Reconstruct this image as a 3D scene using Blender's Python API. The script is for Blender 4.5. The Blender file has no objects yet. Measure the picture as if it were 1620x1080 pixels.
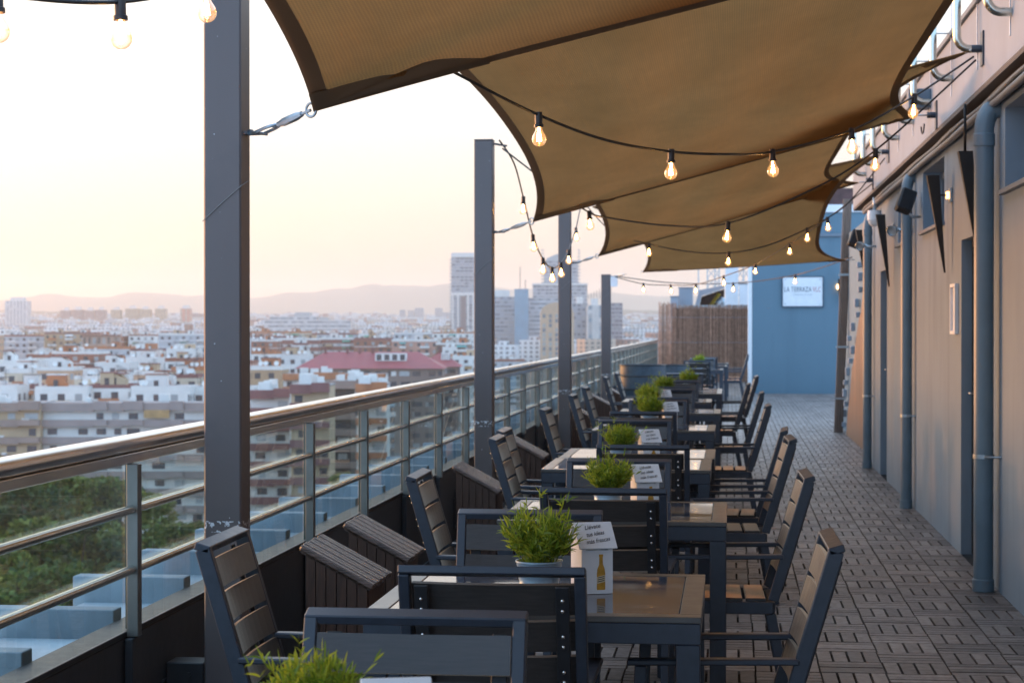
import bpy, bmesh, math, random
from mathutils import Vector, Matrix, Euler
R = math.radians
PI = math.pi
random.seed(7)
scene = bpy.context.scene
COL = scene.collection

# ------------------------------------------------------------------ camera
F_PX, CX, CY = 3100.0, 810.0, 540.0
CAM = Vector((0.0, 0.0, 1.55))
YAW = math.atan(345 / F_PX)
PITCH = -math.atan(24 / F_PX)
cam_d = bpy.data.cameras.new('camera')
cam_d.sensor_width = 36.0
cam_d.lens = F_PX / 1620 * 36.0
cam_d.clip_start = 0.1
cam_d.clip_end = 30000
cam_d.dof.use_dof = True
cam_d.dof.focus_distance = 6.4
cam_d.dof.aperture_fstop = 8.5
cam = bpy.data.objects.new('camera', cam_d)
COL.objects.link(cam)
cam.location = CAM
cam.rotation_euler = (PI / 2 + PITCH, 0, YAW)
scene.camera = cam
CAMR = cam.rotation_euler.to_matrix()

def at(px, py, d):
    """world point seen at photograph pixel (px,py) at depth d along the lens axis"""
    return CAM + CAMR @ Vector(((px - CX) / F_PX * d, (CY - py) / F_PX * d, -d))

# ------------------------------------------------------------------ sky, sun, exposure
SUN_AZ = -55.0      # degrees from +Y towards +X (negative: to the left of the terrace axis)
SUN_EL = 4.0
world = bpy.data.worlds.new('World')
scene.world = world
world.use_nodes = True
wn = world.node_tree.nodes
wl = world.node_tree.links
bg = wn['Background']
sky = wn.new('ShaderNodeTexSky')
sky.sky_type = 'NISHITA'
sky.sun_disc = False
sky.sun_elevation = R(SUN_EL)
sky.sun_rotation = R(SUN_AZ)
sky.altitude = 30
sky.air_density = 1.0
sky.dust_density = 1.5
sky.ozone_density = 1.5
wl.new(sky.outputs[0], bg.inputs[0])
bg.inputs[1].default_value = 0.05
# bright evening veil of thin cloud: white towards the sunset, blue overhead and behind
geo = wn.new('ShaderNodeTexCoord')
nrm = wn.new('ShaderNodeVectorMath'); nrm.operation = 'NORMALIZE'; wl.new(geo.outputs['Generated'], nrm.inputs[0])
sxyz = wn.new('ShaderNodeSeparateXYZ'); wl.new(nrm.outputs[0], sxyz.inputs[0])
def wramp(stops, fac):
    r = wn.new('ShaderNodeValToRGB'); e = r.color_ramp.elements
    while len(e) < len(stops): e.new(.5)
    for q, (p, c) in zip(e, stops): q.position = p; q.color = (*c, 1)
    wl.new(fac, r.inputs[0]); return r.outputs[0]
front = wramp([(0, (.345, .215, .150)), (.02, (.35, .235, .170)), (.06, (.385, .305, .275)), (.11, (.45, .415, .40)), (.20, (.51, .51, .505)), (.45, (.50, .62, .78)), (1, (.35, .57, .88))], sxyz.outputs[2])
back = wramp([(0, (.42, .58, .82)), (.3, (.36, .57, .88)), (1, (.35, .58, .92))], sxyz.outputs[2])
dot = wn.new('ShaderNodeVectorMath'); dot.operation = 'DOT_PRODUCT'; wl.new(nrm.outputs[0], dot.inputs[0])
dot.inputs[1].default_value = (math.sin(R(SUN_AZ + 18)), math.cos(R(SUN_AZ + 18)), 0)
mr = wn.new('ShaderNodeMapRange'); mr.interpolation_type = 'SMOOTHSTEP'; wl.new(dot.outputs['Value'], mr.inputs[0]); mr.inputs[1].default_value = -.55; mr.inputs[2].default_value = .75
mxw = wn.new('ShaderNodeMix'); mxw.data_type = 'RGBA'; wl.new(mr.outputs[0], mxw.inputs[0]); wl.new(back, mxw.inputs[6]); wl.new(front, mxw.inputs[7])
mpw = wn.new('ShaderNodeMapping'); mpw.inputs['Scale'].default_value = (2.2, 2.2, 70); wl.new(nrm.outputs[0], mpw.inputs[0])
cln = wn.new('ShaderNodeTexNoise'); cln.inputs['Scale'].default_value = 2.6; cln.inputs['Detail'].default_value = 4; wl.new(mpw.outputs[0], cln.inputs['Vector'])
clr = wn.new('ShaderNodeMapRange'); wl.new(cln.outputs[0], clr.inputs[0]); clr.inputs[1].default_value = .62; clr.inputs[2].default_value = .80; clr.inputs[4].default_value = .5
mxc = wn.new('ShaderNodeMix'); mxc.data_type = 'RGBA'; wl.new(clr.outputs[0], mxc.inputs[0]); wl.new(mxw.outputs[2], mxc.inputs[6]); mxc.inputs[7].default_value = (.42, .36, .33, 1)
# glow of the sky round the low sun, outside the frame on the left
gd = wn.new('ShaderNodeVectorMath'); gd.operation = 'DOT_PRODUCT'; wl.new(nrm.outputs[0], gd.inputs[0])
gd.inputs[1].default_value = (math.sin(R(SUN_AZ)) * math.cos(R(SUN_EL)), math.cos(R(SUN_AZ)) * math.cos(R(SUN_EL)), math.sin(R(SUN_EL)))
gmx = wn.new('ShaderNodeMath'); gmx.operation = 'MAXIMUM'; wl.new(gd.outputs['Value'], gmx.inputs[0]); gmx.inputs[1].default_value = 0
gpw = wn.new('ShaderNodeMath'); gpw.operation = 'POWER'; wl.new(gmx.outputs[0], gpw.inputs[0]); gpw.inputs[1].default_value = 20
bg3 = wn.new('ShaderNodeBackground'); bg3.inputs[0].default_value = (1.0, .58, .32, 1)
gml = wn.new('ShaderNodeMath'); gml.operation = 'MULTIPLY'; wl.new(gpw.outputs[0], gml.inputs[0]); gml.inputs[1].default_value = 3.0
wl.new(gml.outputs[0], bg3.inputs[1])
bg2 = wn.new('ShaderNodeBackground'); wl.new(mxc.outputs[2], bg2.inputs[0]); bg2.inputs[1].default_value = 1.0
adw = wn.new('ShaderNodeAddShader'); wl.new(bg.outputs[0], adw.inputs[0]); wl.new(bg2.outputs[0], adw.inputs[1])
adv = wn.new('ShaderNodeAddShader'); wl.new(adw.outputs[0], adv.inputs[0]); wl.new(bg3.outputs[0], adv.inputs[1])
wl.new(adv.outputs[0], wn['World Output'].inputs[0])
sun_d = bpy.data.lights.new('sun', 'SUN')
sun_d.energy = 0.7
sun_d.angle = R(6.0)
sun_d.color = (1.0, 0.33, 0.09)
sun = bpy.data.objects.new('sun', sun_d)
COL.objects.link(sun)
sd = Vector((math.sin(R(SUN_AZ)) * math.cos(R(SUN_EL)), math.cos(R(SUN_AZ)) * math.cos(R(SUN_EL)), math.sin(R(SUN_EL))))
sun.rotation_euler = sd.to_track_quat('Z', 'Y').to_euler()
sun.location = (0, 0, 30)
scene.view_settings.view_transform = 'Standard'
scene.view_settings.look = 'None'
scene.view_settings.exposure = 1.15
scene.view_settings.gamma = 1.0
scene.cycles.use_denoising = True
scene.cycles.max_bounces = 10
scene.cycles.transparent_max_bounces = 24
scene.cycles.volume_bounces = 1
scene.cycles.caustics_reflective = False
scene.cycles.caustics_refractive = False
scene.cycles.sample_clamp_indirect = 6.0

# ------------------------------------------------------------------ helpers
def link(o, parent=None):
    COL.objects.link(o)
    if parent is not None:
        o.parent = parent
    return o

def tag(o, label=None, cat=None, group=None, kind=None):
    if label: o['label'] = label
    if cat: o['category'] = cat
    if group: o['group'] = group
    if kind: o['kind'] = kind
    return o

def empty(name, loc=(0, 0, 0), rz=0.0, label=None, cat=None, group=None):
    o = bpy.data.objects.new(name, None)
    COL.objects.link(o)
    o.empty_display_size = 0.1
    o.location = loc
    o.rotation_euler = (0, 0, rz)
    return tag(o, label, cat, group)

KIDS = {}
def kids(o):
    return KIDS.get(o.name, [])

def copy_tree(o, parent=None):
    c = o.copy()
    COL.objects.link(c)
    c.parent = parent
    KIDS[c.name] = []
    if parent is not None:
        KIDS.setdefault(parent.name, []).append(c)
    for ch in list(kids(o)):
        copy_tree(ch, c)
    return c

class MB:
    """collects geometry and links it as one mesh object"""
    def __init__(s):
        s.v, s.f, s.m, s.uv = [], [], [], []
        s.cur = 0
    def face(s, idx, uv=None):
        s.f.append(tuple(idx)); s.m.append(s.cur); s.uv.append(uv)
    def quad(s, a, b, c, d, uv=None):
        n = len(s.v); s.v += [Vector(a), Vector(b), Vector(c), Vector(d)]
        s.face((n, n + 1, n + 2, n + 3), uv)
    def poly(s, pts, uv=None):
        n = len(s.v); s.v += [Vector(p) for p in pts]
        s.face(range(n, n + len(pts)), uv)
    def box(s, c, size, M=None, ch=0.0, faces='xXyYzZ'):
        hx, hy, hz = size[0] / 2, size[1] / 2, size[2] / 2
        c = Vector(c)
        M = M or Matrix.Identity(3)
        if ch <= 0:
            n = len(s.v)
            for z in (-hz, hz):
                for y in (-hy, hy):
                    for x in (-hx, hx):
                        s.v.append(c + M @ Vector((x, y, z)))
            F = {'z': (0, 2, 3, 1), 'Z': (4, 5, 7, 6), 'y': (0, 1, 5, 4), 'Y': (2, 6, 7, 3), 'x': (0, 4, 6, 2), 'X': (1, 3, 7, 5)}
            for k in faces:
                s.face([n + i for i in F[k]])
            return
        ch = min(ch, hx * .9, hy * .9, hz * .9)
        h = (hx, hy, hz)
        idx = {}
        for ix in (-1, 1):
            for iy in (-1, 1):
                for iz in (-1, 1):
                    for ax in range(3):
                        p = [ix * hx, iy * hy, iz * hz]
                        for k in range(3):
                            if k != ax:
                                p[k] -= (ix, iy, iz)[k] * ch
                        idx[(ix, iy, iz, ax)] = len(s.v)
                        s.v.append(c + M @ Vector(p))
        for ax in range(3):
            a, b = [(1, 2), (2, 0), (0, 1)][ax]
            for sg in (-1, 1):
                q = []
                for u, w in ((-1, -1), (1, -1), (1, 1), (-1, 1)):
                    k = [0, 0, 0]; k[ax] = sg; k[a] = u; k[b] = w
                    q.append(idx[(k[0], k[1], k[2], ax)])
                s.face(q if sg > 0 else q[::-1])
        for ax in range(3):
            a, b = [(1, 2), (2, 0), (0, 1)][ax]
            for u in (-1, 1):
                for w in (-1, 1):
                    q = []
                    for sg, f in ((-1, a), (1, a), (1, b), (-1, b)):
                        k = [0, 0, 0]; k[ax] = sg; k[a] = u; k[b] = w
                        q.append(idx[(k[0], k[1], k[2], f)])
                    s.face(q if u * w < 0 else q[::-1])
        for ix in (-1, 1):
            for iy in (-1, 1):
                for iz in (-1, 1):
                    q = [idx[(ix, iy, iz, k)] for k in range(3)]
                    s.face(q if ix * iy * iz > 0 else q[::-1])
    def bx(s, x0, x1, y0, y1, z0, z1, ch=0.0, faces='xXyYzZ'):
        s.box(((x0 + x1) / 2, (y0 + y1) / 2, (z0 + z1) / 2), (abs(x1 - x0), abs(y1 - y0), abs(z1 - z0)), None, ch, faces)
    def bar(s, a, b, w, h, up=(0, 0, 1), ch=0.0):
        a, b = Vector(a), Vector(b)
        d = b - a; L = d.length; z = d.normalized()
        x = Vector(up).cross(z)
        if x.length < 1e-4: x = Vector((1, 0, 0)).cross(z)
        x.normalize(); y = z.cross(x)
        M = Matrix((x, y, z)).transposed()
        s.box((a + b) / 2, (w, h, L), M, ch)
    def tube(s, pts, r, n=8, cap=True, closed=False):
        pts = [Vector(p) for p in pts]
        rs = r if isinstance(r, (list, tuple)) else [r] * len(pts)
        m = len(pts); rings = []
        t0 = (pts[1] - pts[0]).normalized()
        ref = Vector((0, 0, 1)) if abs(t0.z) < .9 else Vector((1, 0, 0))
        nx = t0.cross(ref).normalized()
        for i in range(m):
            if closed: t = (pts[(i + 1) % m] - pts[i - 1])
            elif i == 0: t = pts[1] - pts[0]
            elif i == m - 1: t = pts[-1] - pts[-2]
            else: t = (pts[i + 1] - pts[i - 1])
            t.normalize()
            nx = (nx - t * nx.dot(t)).normalized()
            ny = t.cross(nx)
            base = len(s.v)
            for k in range(n):
                a = 2 * PI * k / n
                s.v.append(pts[i] + nx * (math.cos(a) * rs[i]) + ny * (math.sin(a) * rs[i]))
            rings.append(base)
        for i in range(m if closed else m - 1):
            a, b = rings[i], rings[(i + 1) % m]
            for k in range(n):
                s.face((a + k, a + (k + 1) % n, b + (k + 1) % n, b + k))
        if cap and not closed:
            s.face([rings[0] + k for k in range(n)][::-1])
            s.face([rings[-1] + k for k in range(n)])
    def lathe(s, prof, n=16, c=(0, 0, 0), M=None):
        """prof: list of (r,z)"""
        c = Vector(c); M = M or Matrix.Identity(3)
        rings = []
        for r, z in prof:
            base = len(s.v)
            if r < 1e-6:
                s.v.append(c + M @ Vector((0, 0, z))); rings.append((base, 1))
            else:
                for k in range(n):
                    a = 2 * PI * k / n
                    s.v.append(c + M @ Vector((r * math.cos(a), r * math.sin(a), z)))
                rings.append((base, n))
        for (a, na), (b, nb) in zip(rings, rings[1:]):
            for k in range(n):
                k2 = (k + 1) % n
                if na == 1 and nb == 1: continue
                if na == 1: s.face((a, b + k2, b + k))
                elif nb == 1: s.face((a + k, a + k2, b))
                else: s.face((a + k, a + k2, b + k2, b + k))
    def prism(s, poly, z0, z1, M=None, c=(0, 0, 0)):
        c = Vector(c); M = M or Matrix.Identity(3)
        n = len(poly); b = len(s.v)
        for z in (z0, z1):
            for x, y in poly:
                s.v.append(c + M @ Vector((x, y, z)))
        s.face(list(range(b, b + n))[::-1]); s.face(range(b + n, b + 2 * n))
        for i in range(n):
            j = (i + 1) % n
            s.face((b + i, b + j, b + n + j, b + n + i))
    def build(s, name, mats, parent=None, smooth=False, loc=None, auto=None):
        me = bpy.data.meshes.new(name)
        me.from_pydata([tuple(v) for v in s.v], [], s.f)
        if not isinstance(mats, (list, tuple)): mats = [mats]
        for m in mats: me.materials.append(m)
        if len(mats) > 1:
            for p, k in zip(me.polygons, s.m): p.material_index = k
        if any(u is not None for u in s.uv):
            ul = me.uv_layers.new(name='UVMap')
            for p, u in zip(me.polygons, s.uv):
                if u is None: continue
                for li, w in zip(p.loop_indices, u): ul.data[li].uv = w
        if smooth:
            me.shade_smooth()
        me.update()
        o = bpy.data.objects.new(name, me)
        COL.objects.link(o)
        if smooth and auto:
            try: me.set_sharp_from_angle(angle=R(auto))
            except Exception: pass
        if loc is not None: o.location = loc
        if parent is not None:
            o.parent = parent
            KIDS.setdefault(parent.name, []).append(o)
        return o

# ---------------- materials
class NT:
    def __init__(s, name):
        s.mat = bpy.data.materials.new(name)
        s.mat.use_nodes = True
        s.n = s.mat.node_tree.nodes; s.l = s.mat.node_tree.links
        s.p = s.n['Principled BSDF']; s.out = s.n['Material Output']
    def new(s, t, **kw):
        n = s.n.new(t)
        for k, v in kw.items(): setattr(n, k, v)
        return n
    def put(s, sock, v):
        if hasattr(v, 'is_linked') or hasattr(v, 'links'): s.l.new(v, sock)
        else: sock.default_value = v
    def math(s, op, a, b=None, c=None):
        n = s.new('ShaderNodeMath', operation=op)
        s.put(n.inputs[0], a)
        if b is not None: s.put(n.inputs[1], b)
        if c is not None: s.put(n.inputs[2], c)
        return n.outputs[0]
    def mix(s, f, a, b):
        n = s.new('ShaderNodeMix', data_type='RGBA')
        s.put(n.inputs[0], f); s.put(n.inputs[6], a); s.put(n.inputs[7], b)
        return n.outputs[2]
    def noise(s, scale, detail=4, rough=.55, vec=None, stretch=None):
        n = s.new('ShaderNodeTexNoise')
        n.inputs['Scale'].default_value = scale; n.inputs['Detail'].default_value = detail; n.inputs['Roughness'].default_value = rough
        if vec is None:
            vec = s.new('ShaderNodeTexCoord').outputs['Object']
        if stretch:
            mp = s.new('ShaderNodeMapping'); mp.inputs['Scale'].default_value = stretch
            s.l.new(vec, mp.inputs[0]); vec = mp.outputs[0]
        s.l.new(vec, n.inputs['Vector'])
        return n.outputs[0]
    def ramp(s, f, lo, hi):
        n = s.new('ShaderNodeMapRange'); s.put(n.inputs[0], f)
        n.inputs[1].default_value = lo; n.inputs[2].default_value = hi
        return n.outputs[0]
    def bump(s, h, strength=.3, dist=.01):
        b = s.new('ShaderNodeBump'); b.inputs['Strength'].default_value = strength; b.inputs['Distance'].default_value = dist
        s.l.new(h, b.inputs['Height']); s.l.new(b.outputs[0], s.p.inputs['Normal'])

def c4(c, k=1.0): return (min(1, c[0] * k), min(1, c[1] * k), min(1, c[2] * k), 1)

def mat(name, col, rough=.5, metal=0., var=.18, scale=6., bump=0., spec=.5, stretch=None, rvar=.1, bscale=None, island=0.):
    t = NT(name)
    n = t.noise(scale, stretch=stretch)
    f = t.ramp(n, .3, .7)
    c = t.mix(f, c4(col, 1 - var), c4(col, 1 + var))
    if island:
        g = t.new('ShaderNodeNewGeometry')
        f2 = g.outputs['Random Per Island']
        hs = t.new('ShaderNodeHueSaturation')
        v = t.math('MULTIPLY_ADD', f2, 2 * island, 1 - island)
        t.l.new(v, hs.inputs['Value']); t.l.new(c, hs.inputs['Color']); c = hs.outputs[0]
    t.l.new(c, t.p.inputs['Base Color'])
    t.p.inputs['Metallic'].default_value = metal
    t.p.inputs['Specular IOR Level'].default_value = spec
    rr = t.math('MULTIPLY_ADD', n, 2 * rvar, rough - rvar)
    t.l.new(rr, t.p.inputs['Roughness'])
    if bump:
        b = t.noise(bscale or scale * 6, stretch=stretch)
        t.bump(b, bump, .01)
    return t.mat

def emit(name, col, strength, base=None):
    t = NT(name)
    t.p.inputs['Base Color'].default_value = c4(base or col)
    t.p.inputs['Emission Color'].default_value = c4(col)
    t.p.inputs['Emission Strength'].default_value = strength
    return t.mat

M = {}
M['frame'] = mat('charcoal_powder_coat', (.034, .044, .061), .40, 0, .12, 30, .05)
M['slat'] = mat('dark_wood_slat', (.040, .034, .031), .45, 0, .28, 14, .08, .5, stretch=(1, 12, 12), bscale=60)
_p = M['slat'].node_tree.nodes['Principled BSDF']; _p.inputs['Coat Weight'].default_value = .35; _p.inputs['Coat Roughness'].default_value = .35; _p.inputs['Sheen Weight'].default_value = .85; _p.inputs['Sheen Roughness'].default_value = .22; _p.inputs['Sheen Tint'].default_value = (1, .80, .58, 1)
M['frame_black'] = mat('black_steel', (.018, .019, .022), .45, 0, .15, 20)
M['baluster'] = mat('dull_steel_baluster', (.20, .20, .185), .36, .6, .15, 8)
M['chrome'] = mat('polished_steel', (.80, .77, .72), .24, 1.0, .06, 5, rvar=.06)
M['brushed'] = mat('brushed_steel', (.62, .64, .58), .22, 1.0, .08, 9, rvar=.05, stretch=(1, .2, 1))
M['galv'] = mat('galvanised_steel', (.42, .47, .50), .35, .9, .15, 40)
M['post'] = mat('painted_post', (.075, .085, .105), .42, .0, .12, 3, .06, stretch=(1, 1, .15), bscale=40)
def m_post():
    t = NT('painted_post')
    tc = t.new('ShaderNodeTexCoord').outputs['Object']
    n = t.noise(3, 4, .55, tc, stretch=(1, 1, .15)); n2 = t.noise(40, 3, .5, tc); n3 = t.noise(55, 3, .6, tc); n4 = t.noise(4, 3, .6, tc)
    s = t.new('ShaderNodeSeparateXYZ'); t.l.new(tc, s.inputs[0])
    c = t.mix(t.ramp(n, .3, .7), (.106, .086, .082, 1), (.130, .107, .102, 1))
    c = t.mix(t.math('MULTIPLY', t.ramp(n4, .52, .75), .35), c, (.055, .056, .062, 1))
    zb = t.math('MULTIPLY', t.math('GREATER_THAN', s.outputs[2], .822), t.math('LESS_THAN', s.outputs[2], .862))
    chip = t.math('MULTIPLY', zb, t.math('GREATER_THAN', n3, .565))
    chip2 = t.math('GREATER_THAN', t.math('MULTIPLY_ADD', n4, .12, n3), .815)
    c = t.mix(t.math('MAXIMUM', chip, chip2), c, (.62, .64, .66, 1))
    t.l.new(c, t.p.inputs['Base Color']); t.l.new(t.math('MULTIPLY_ADD', n, .2, .32), t.p.inputs['Roughness'])
    t.bump(n2, .08, .005)
    return t.mat
M['post'] = m_post()
M['curb'] = mat('charcoal_render', (.035, .039, .045), .75, 0, .25, 3, .25)
M['stone'] = mat('blue_grey_concrete', (.24, .31, .36), .8, 0, .40, 2.2, .5)
M['slab'] = mat('pale_weathered_slab', (.40, .46, .51), .75, 0, .35, 2.2, .5, stretch=(1, .35, 1))
M['dirt'] = mat('dirty_cement', (.10, .095, .085), .9, 0, .45, 7, .4)
M['pipe'] = mat('slate_blue_pipe', (.135, .19, .225), .4, 0, .10, 4, 0, .5)
M['parapet'] = mat('pale_parapet_paint', (.30, .33, .37), .75, 0, .10, 2.0, .12)
M['trim'] = mat('blue_grey_paint', (.16, .20, .24), .6, 0, .12, 3)
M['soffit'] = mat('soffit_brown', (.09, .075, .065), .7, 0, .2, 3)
M['conduit'] = mat('conduit_grey', (.20, .19, .18), .5, 0, .15, 6)
M['torch'] = mat('dark_bronze', (.020, .016, .014), .45, .3, .2, 12)
M['white'] = mat('white_paint', (.78, .79, .80), .45, 0, .05, 8)
M['pot'] = mat('zinc_blue_pot', (.36, .47, .54), .38, .35, .10, 10)
M['soil'] = mat('soil', (.03, .022, .015), .95, 0, .4, 40)
M['wood_old'] = mat('weathered_wood', (.13, .078, .058), .24, 0, .7, 7, .6, .6, stretch=(1, 20, 20), bscale=14)
M['wood_dark'] = mat('stained_board', (.075, .034, .020), .55, 0, .35, 7, .25, .5, stretch=(10, 10, 1))
M['wood_clad'] = mat('warm_cladding', (.20, .105, .058), .5, 0, .55, 5, .2, .5, stretch=(1, 1.6, .10))
M['plank'] = mat('grey_brown_plank', (.18, .125, .095), .6, 0, .3, 6, .2, .5, stretch=(10, 10, .6))
M['reed'] = mat('reed', (.40, .225, .15), .75, 0, .25, 9, 0, .3, island=.45)
M['tub'] = mat('slate_wicker', (.045, .065, .085), .5, 0, .25, 18)
M['cord'] = mat('black_rubber_cord', (.016, .014, .013), .5, 0, .1, 20)
M['socket'] = mat('brown_bakelite', (.030, .022, .020), .4, 0, .1, 20)
M['ink'] = mat('black_ink', (.02, .02, .025), .5, 0, .05, 20)
M['ink_blue'] = mat('navy_ink', (.06, .09, .13), .5, 0, .05, 20)
M['ink_red'] = mat('red_ink', (.42, .10, .13), .5, 0, .05, 20)
M['ink_grey'] = mat('grey_ink', (.35, .40, .45), .5, 0, .05, 20)
M['amber'] = mat('amber_bottle', (.52, .27, .03), .4, 0, .2, 60)
M['cream'] = mat('cream_paper', (.62, .52, .34), .6, 0, .1, 30)
M['grass_grey'] = mat('grey_graphic', (.5, .5, .5), .6, 0, .3, 80)

def m_wallpaint():
    t = NT('grey_wall_render')
    geo = t.new('ShaderNodeTexCoord').outputs['Object']
    n1 = t.noise(1.3, 5, .6, geo); n2 = t.noise(60, 3, .6, geo)
    st = t.noise(1.0, 5, .65, geo, stretch=(1, 2.2, .18))
    c = t.mix(t.ramp(n1, .3, .7), (.205, .262, .312, 1), (.245, .305, .355, 1))
    c = t.mix(t.math('MULTIPLY', t.ramp(st, .53, .70), .62), c, (.13, .165, .195, 1))
    pt_ = t.noise(.7, 3, .5, geo, stretch=(1, 1, .6)); c = t.mix(t.math('MULTIPLY', t.ramp(pt_, .56, .60), .22), c, (.28, .335, .385, 1))
    t.l.new(c, t.p.inputs['Base Color']); t.p.inputs['Roughness'].default_value = .8
    t.bump(n2, .25, .004)
    return t.mat
M['wall'] = m_wallpaint()

def m_blue():
    t = NT('blue_wall_paint')
    n1 = t.noise(.6, 6, .6); n2 = t.noise(30, 3, .6)
    c = t.mix(t.ramp(n1, .25, .75), (.108, .188, .245, 1), (.128, .216, .275, 1))
    st = t.noise(1.1, 5, .65, stretch=(1.6, 1, .12)); c = t.mix(t.math('MULTIPLY', t.ramp(st, .52, .74), .35), c, (.075, .135, .18, 1))
    t.l.new(c, t.p.inputs['Base Color']); t.p.inputs['Roughness'].default_value = .7
    t.bump(n2, .2, .006)
    return t.mat
M['blue'] = m_blue()

def m_deck():
    t = NT('deck_tile')
    g = t.new('ShaderNodeNewGeometry')
    tc = t.new('ShaderNodeTexCoord').outputs['Object']
    n = t.noise(22, 4, .6, tc); n2 = t.noise(.9, 5, .6, tc); n3 = t.noise(170, 2, .5, tc)
    r = g.outputs['Random Per Island']
    c = t.mix(r, (.118, .096, .084, 1), (.30, .252, .225, 1))
    c = t.mix(t.math('MULTIPLY', t.ramp(n, .35, .75), .5), c, (.050, .041, .037, 1))
    c = t.mix(t.math('MULTIPLY', t.ramp(n2, .45, .75), .45), c, (.22, .20, .188, 1))
    sp = t.new('ShaderNodeSeparateXYZ'); t.l.new(tc, sp.inputs[0])
    ti = t.math('FLOOR', t.math('MULTIPLY', t.math('SUBTRACT', sp.outputs[0], .695), 1 / .291)); tj = t.math('FLOOR', t.math('MULTIPLY', t.math('SUBTRACT', sp.outputs[1], 1.6), 1 / .291))
    cb = t.new('ShaderNodeCombineXYZ'); t.l.new(ti, cb.inputs[0]); t.l.new(tj, cb.inputs[1])
    wn_ = t.new('ShaderNodeTexWhiteNoise'); wn_.noise_dimensions = '2D'; t.l.new(cb.outputs[0], wn_.inputs['Vector'])
    hs = t.new('ShaderNodeHueSaturation'); t.l.new(t.math('MULTIPLY_ADD', wn_.outputs[0], .45, .78), hs.inputs['Value']); t.l.new(c, hs.inputs['Color']); c = hs.outputs[0]
    n5 = t.noise(3.5, 6, .7, tc); c = t.mix(t.math('MULTIPLY', t.ramp(n5, .62, .72), .4), c, (.035, .032, .032, 1))
    t.l.new(c, t.p.inputs['Base Color'])
    t.l.new(t.math('MULTIPLY_ADD', n, .28, .30), t.p.inputs['Roughness'])
    t.bump(n3, .25, .003)
    return t.mat
M['deck'] = m_deck()
M['deck_base'] = mat('deck_gap', (.012, .011, .011), .9, 0, .3, 20)

def m_glass(name, tint=(.86, .93, .88), dirt=.06):
    t = NT(name)
    tr = t.new('ShaderNodeBsdfTransparent'); tr.inputs[0].default_value = c4(tint)
    gl = t.new('ShaderNodeBsdfGlossy'); gl.inputs['Roughness'].default_value = .015
    gl.inputs[0].default_value = (.95, .97, .97, 1)
    fr = t.new('ShaderNodeFresnel'); bf = t.new('ShaderNodeNewGeometry').outputs['Backfacing']
    t.l.new(t.math('MULTIPLY_ADD', bf, 1 / 1.6 - 1.6, 1.6), fr.inputs[0])
    m1 = t.new('ShaderNodeMixShader'); t.l.new(fr.outputs[0], m1.inputs[0])
    t.l.new(tr.outputs[0], m1.inputs[1]); t.l.new(gl.outputs[0], m1.inputs[2])
    df = t.new('ShaderNodeBsdfDiffuse'); df.inputs[0].default_value = (.45, .45, .40, 1)
    n = t.noise(9, 6, .7, stretch=(1, 1, .25)); n2 = t.noise(140, 2, .5)
    d = t.math('MULTIPLY', t.ramp(n, .35, .8), t.math('MULTIPLY_ADD', t.ramp(n2, .5, .8), dirt * 1.5, dirt))
    m2 = t.new('ShaderNodeMixShader'); t.l.new(d, m2.inputs[0])
    t.l.new(m1.outputs[0], m2.inputs[1]); t.l.new(df.outputs[0], m2.inputs[2])
    t.l.new(m2.outputs[0], t.out.inputs[0])
    return t.mat
M['glass'] = m_glass('balustrade_glass')
M['glass_edge'] = mat('green_glass_edge', (.03, .07, .055), .15, 0, .1, 5)

def m_tabletop():
    t = NT('smoked_table_glass')
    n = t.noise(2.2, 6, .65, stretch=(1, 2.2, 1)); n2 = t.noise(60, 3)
    st_ = t.noise(3.2, 7, .72, stretch=(1, 3.0, 1)); bc = t.mix(t.ramp(n, .4, .75), (.045, .052, .072, 1), (.085, .092, .115, 1)); bc = t.mix(t.math('MULTIPLY', t.ramp(st_, .55, .72), .7), bc, (.24, .26, .31, 1))  # pale streaks painted into the base colour stand in for reflections on the glass
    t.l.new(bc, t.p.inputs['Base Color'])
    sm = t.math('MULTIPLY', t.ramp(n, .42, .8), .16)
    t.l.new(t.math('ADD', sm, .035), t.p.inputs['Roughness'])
    t.p.inputs['IOR'].default_value = 1.5
    t.p.inputs['Specular IOR Level'].default_value = .5
    return t.mat
M['table_glass'] = m_tabletop()
M['table_frame'] = mat('table_top_frame', (.085, .078, .070), .32, 0, .15, 14, .05, .6)

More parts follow.
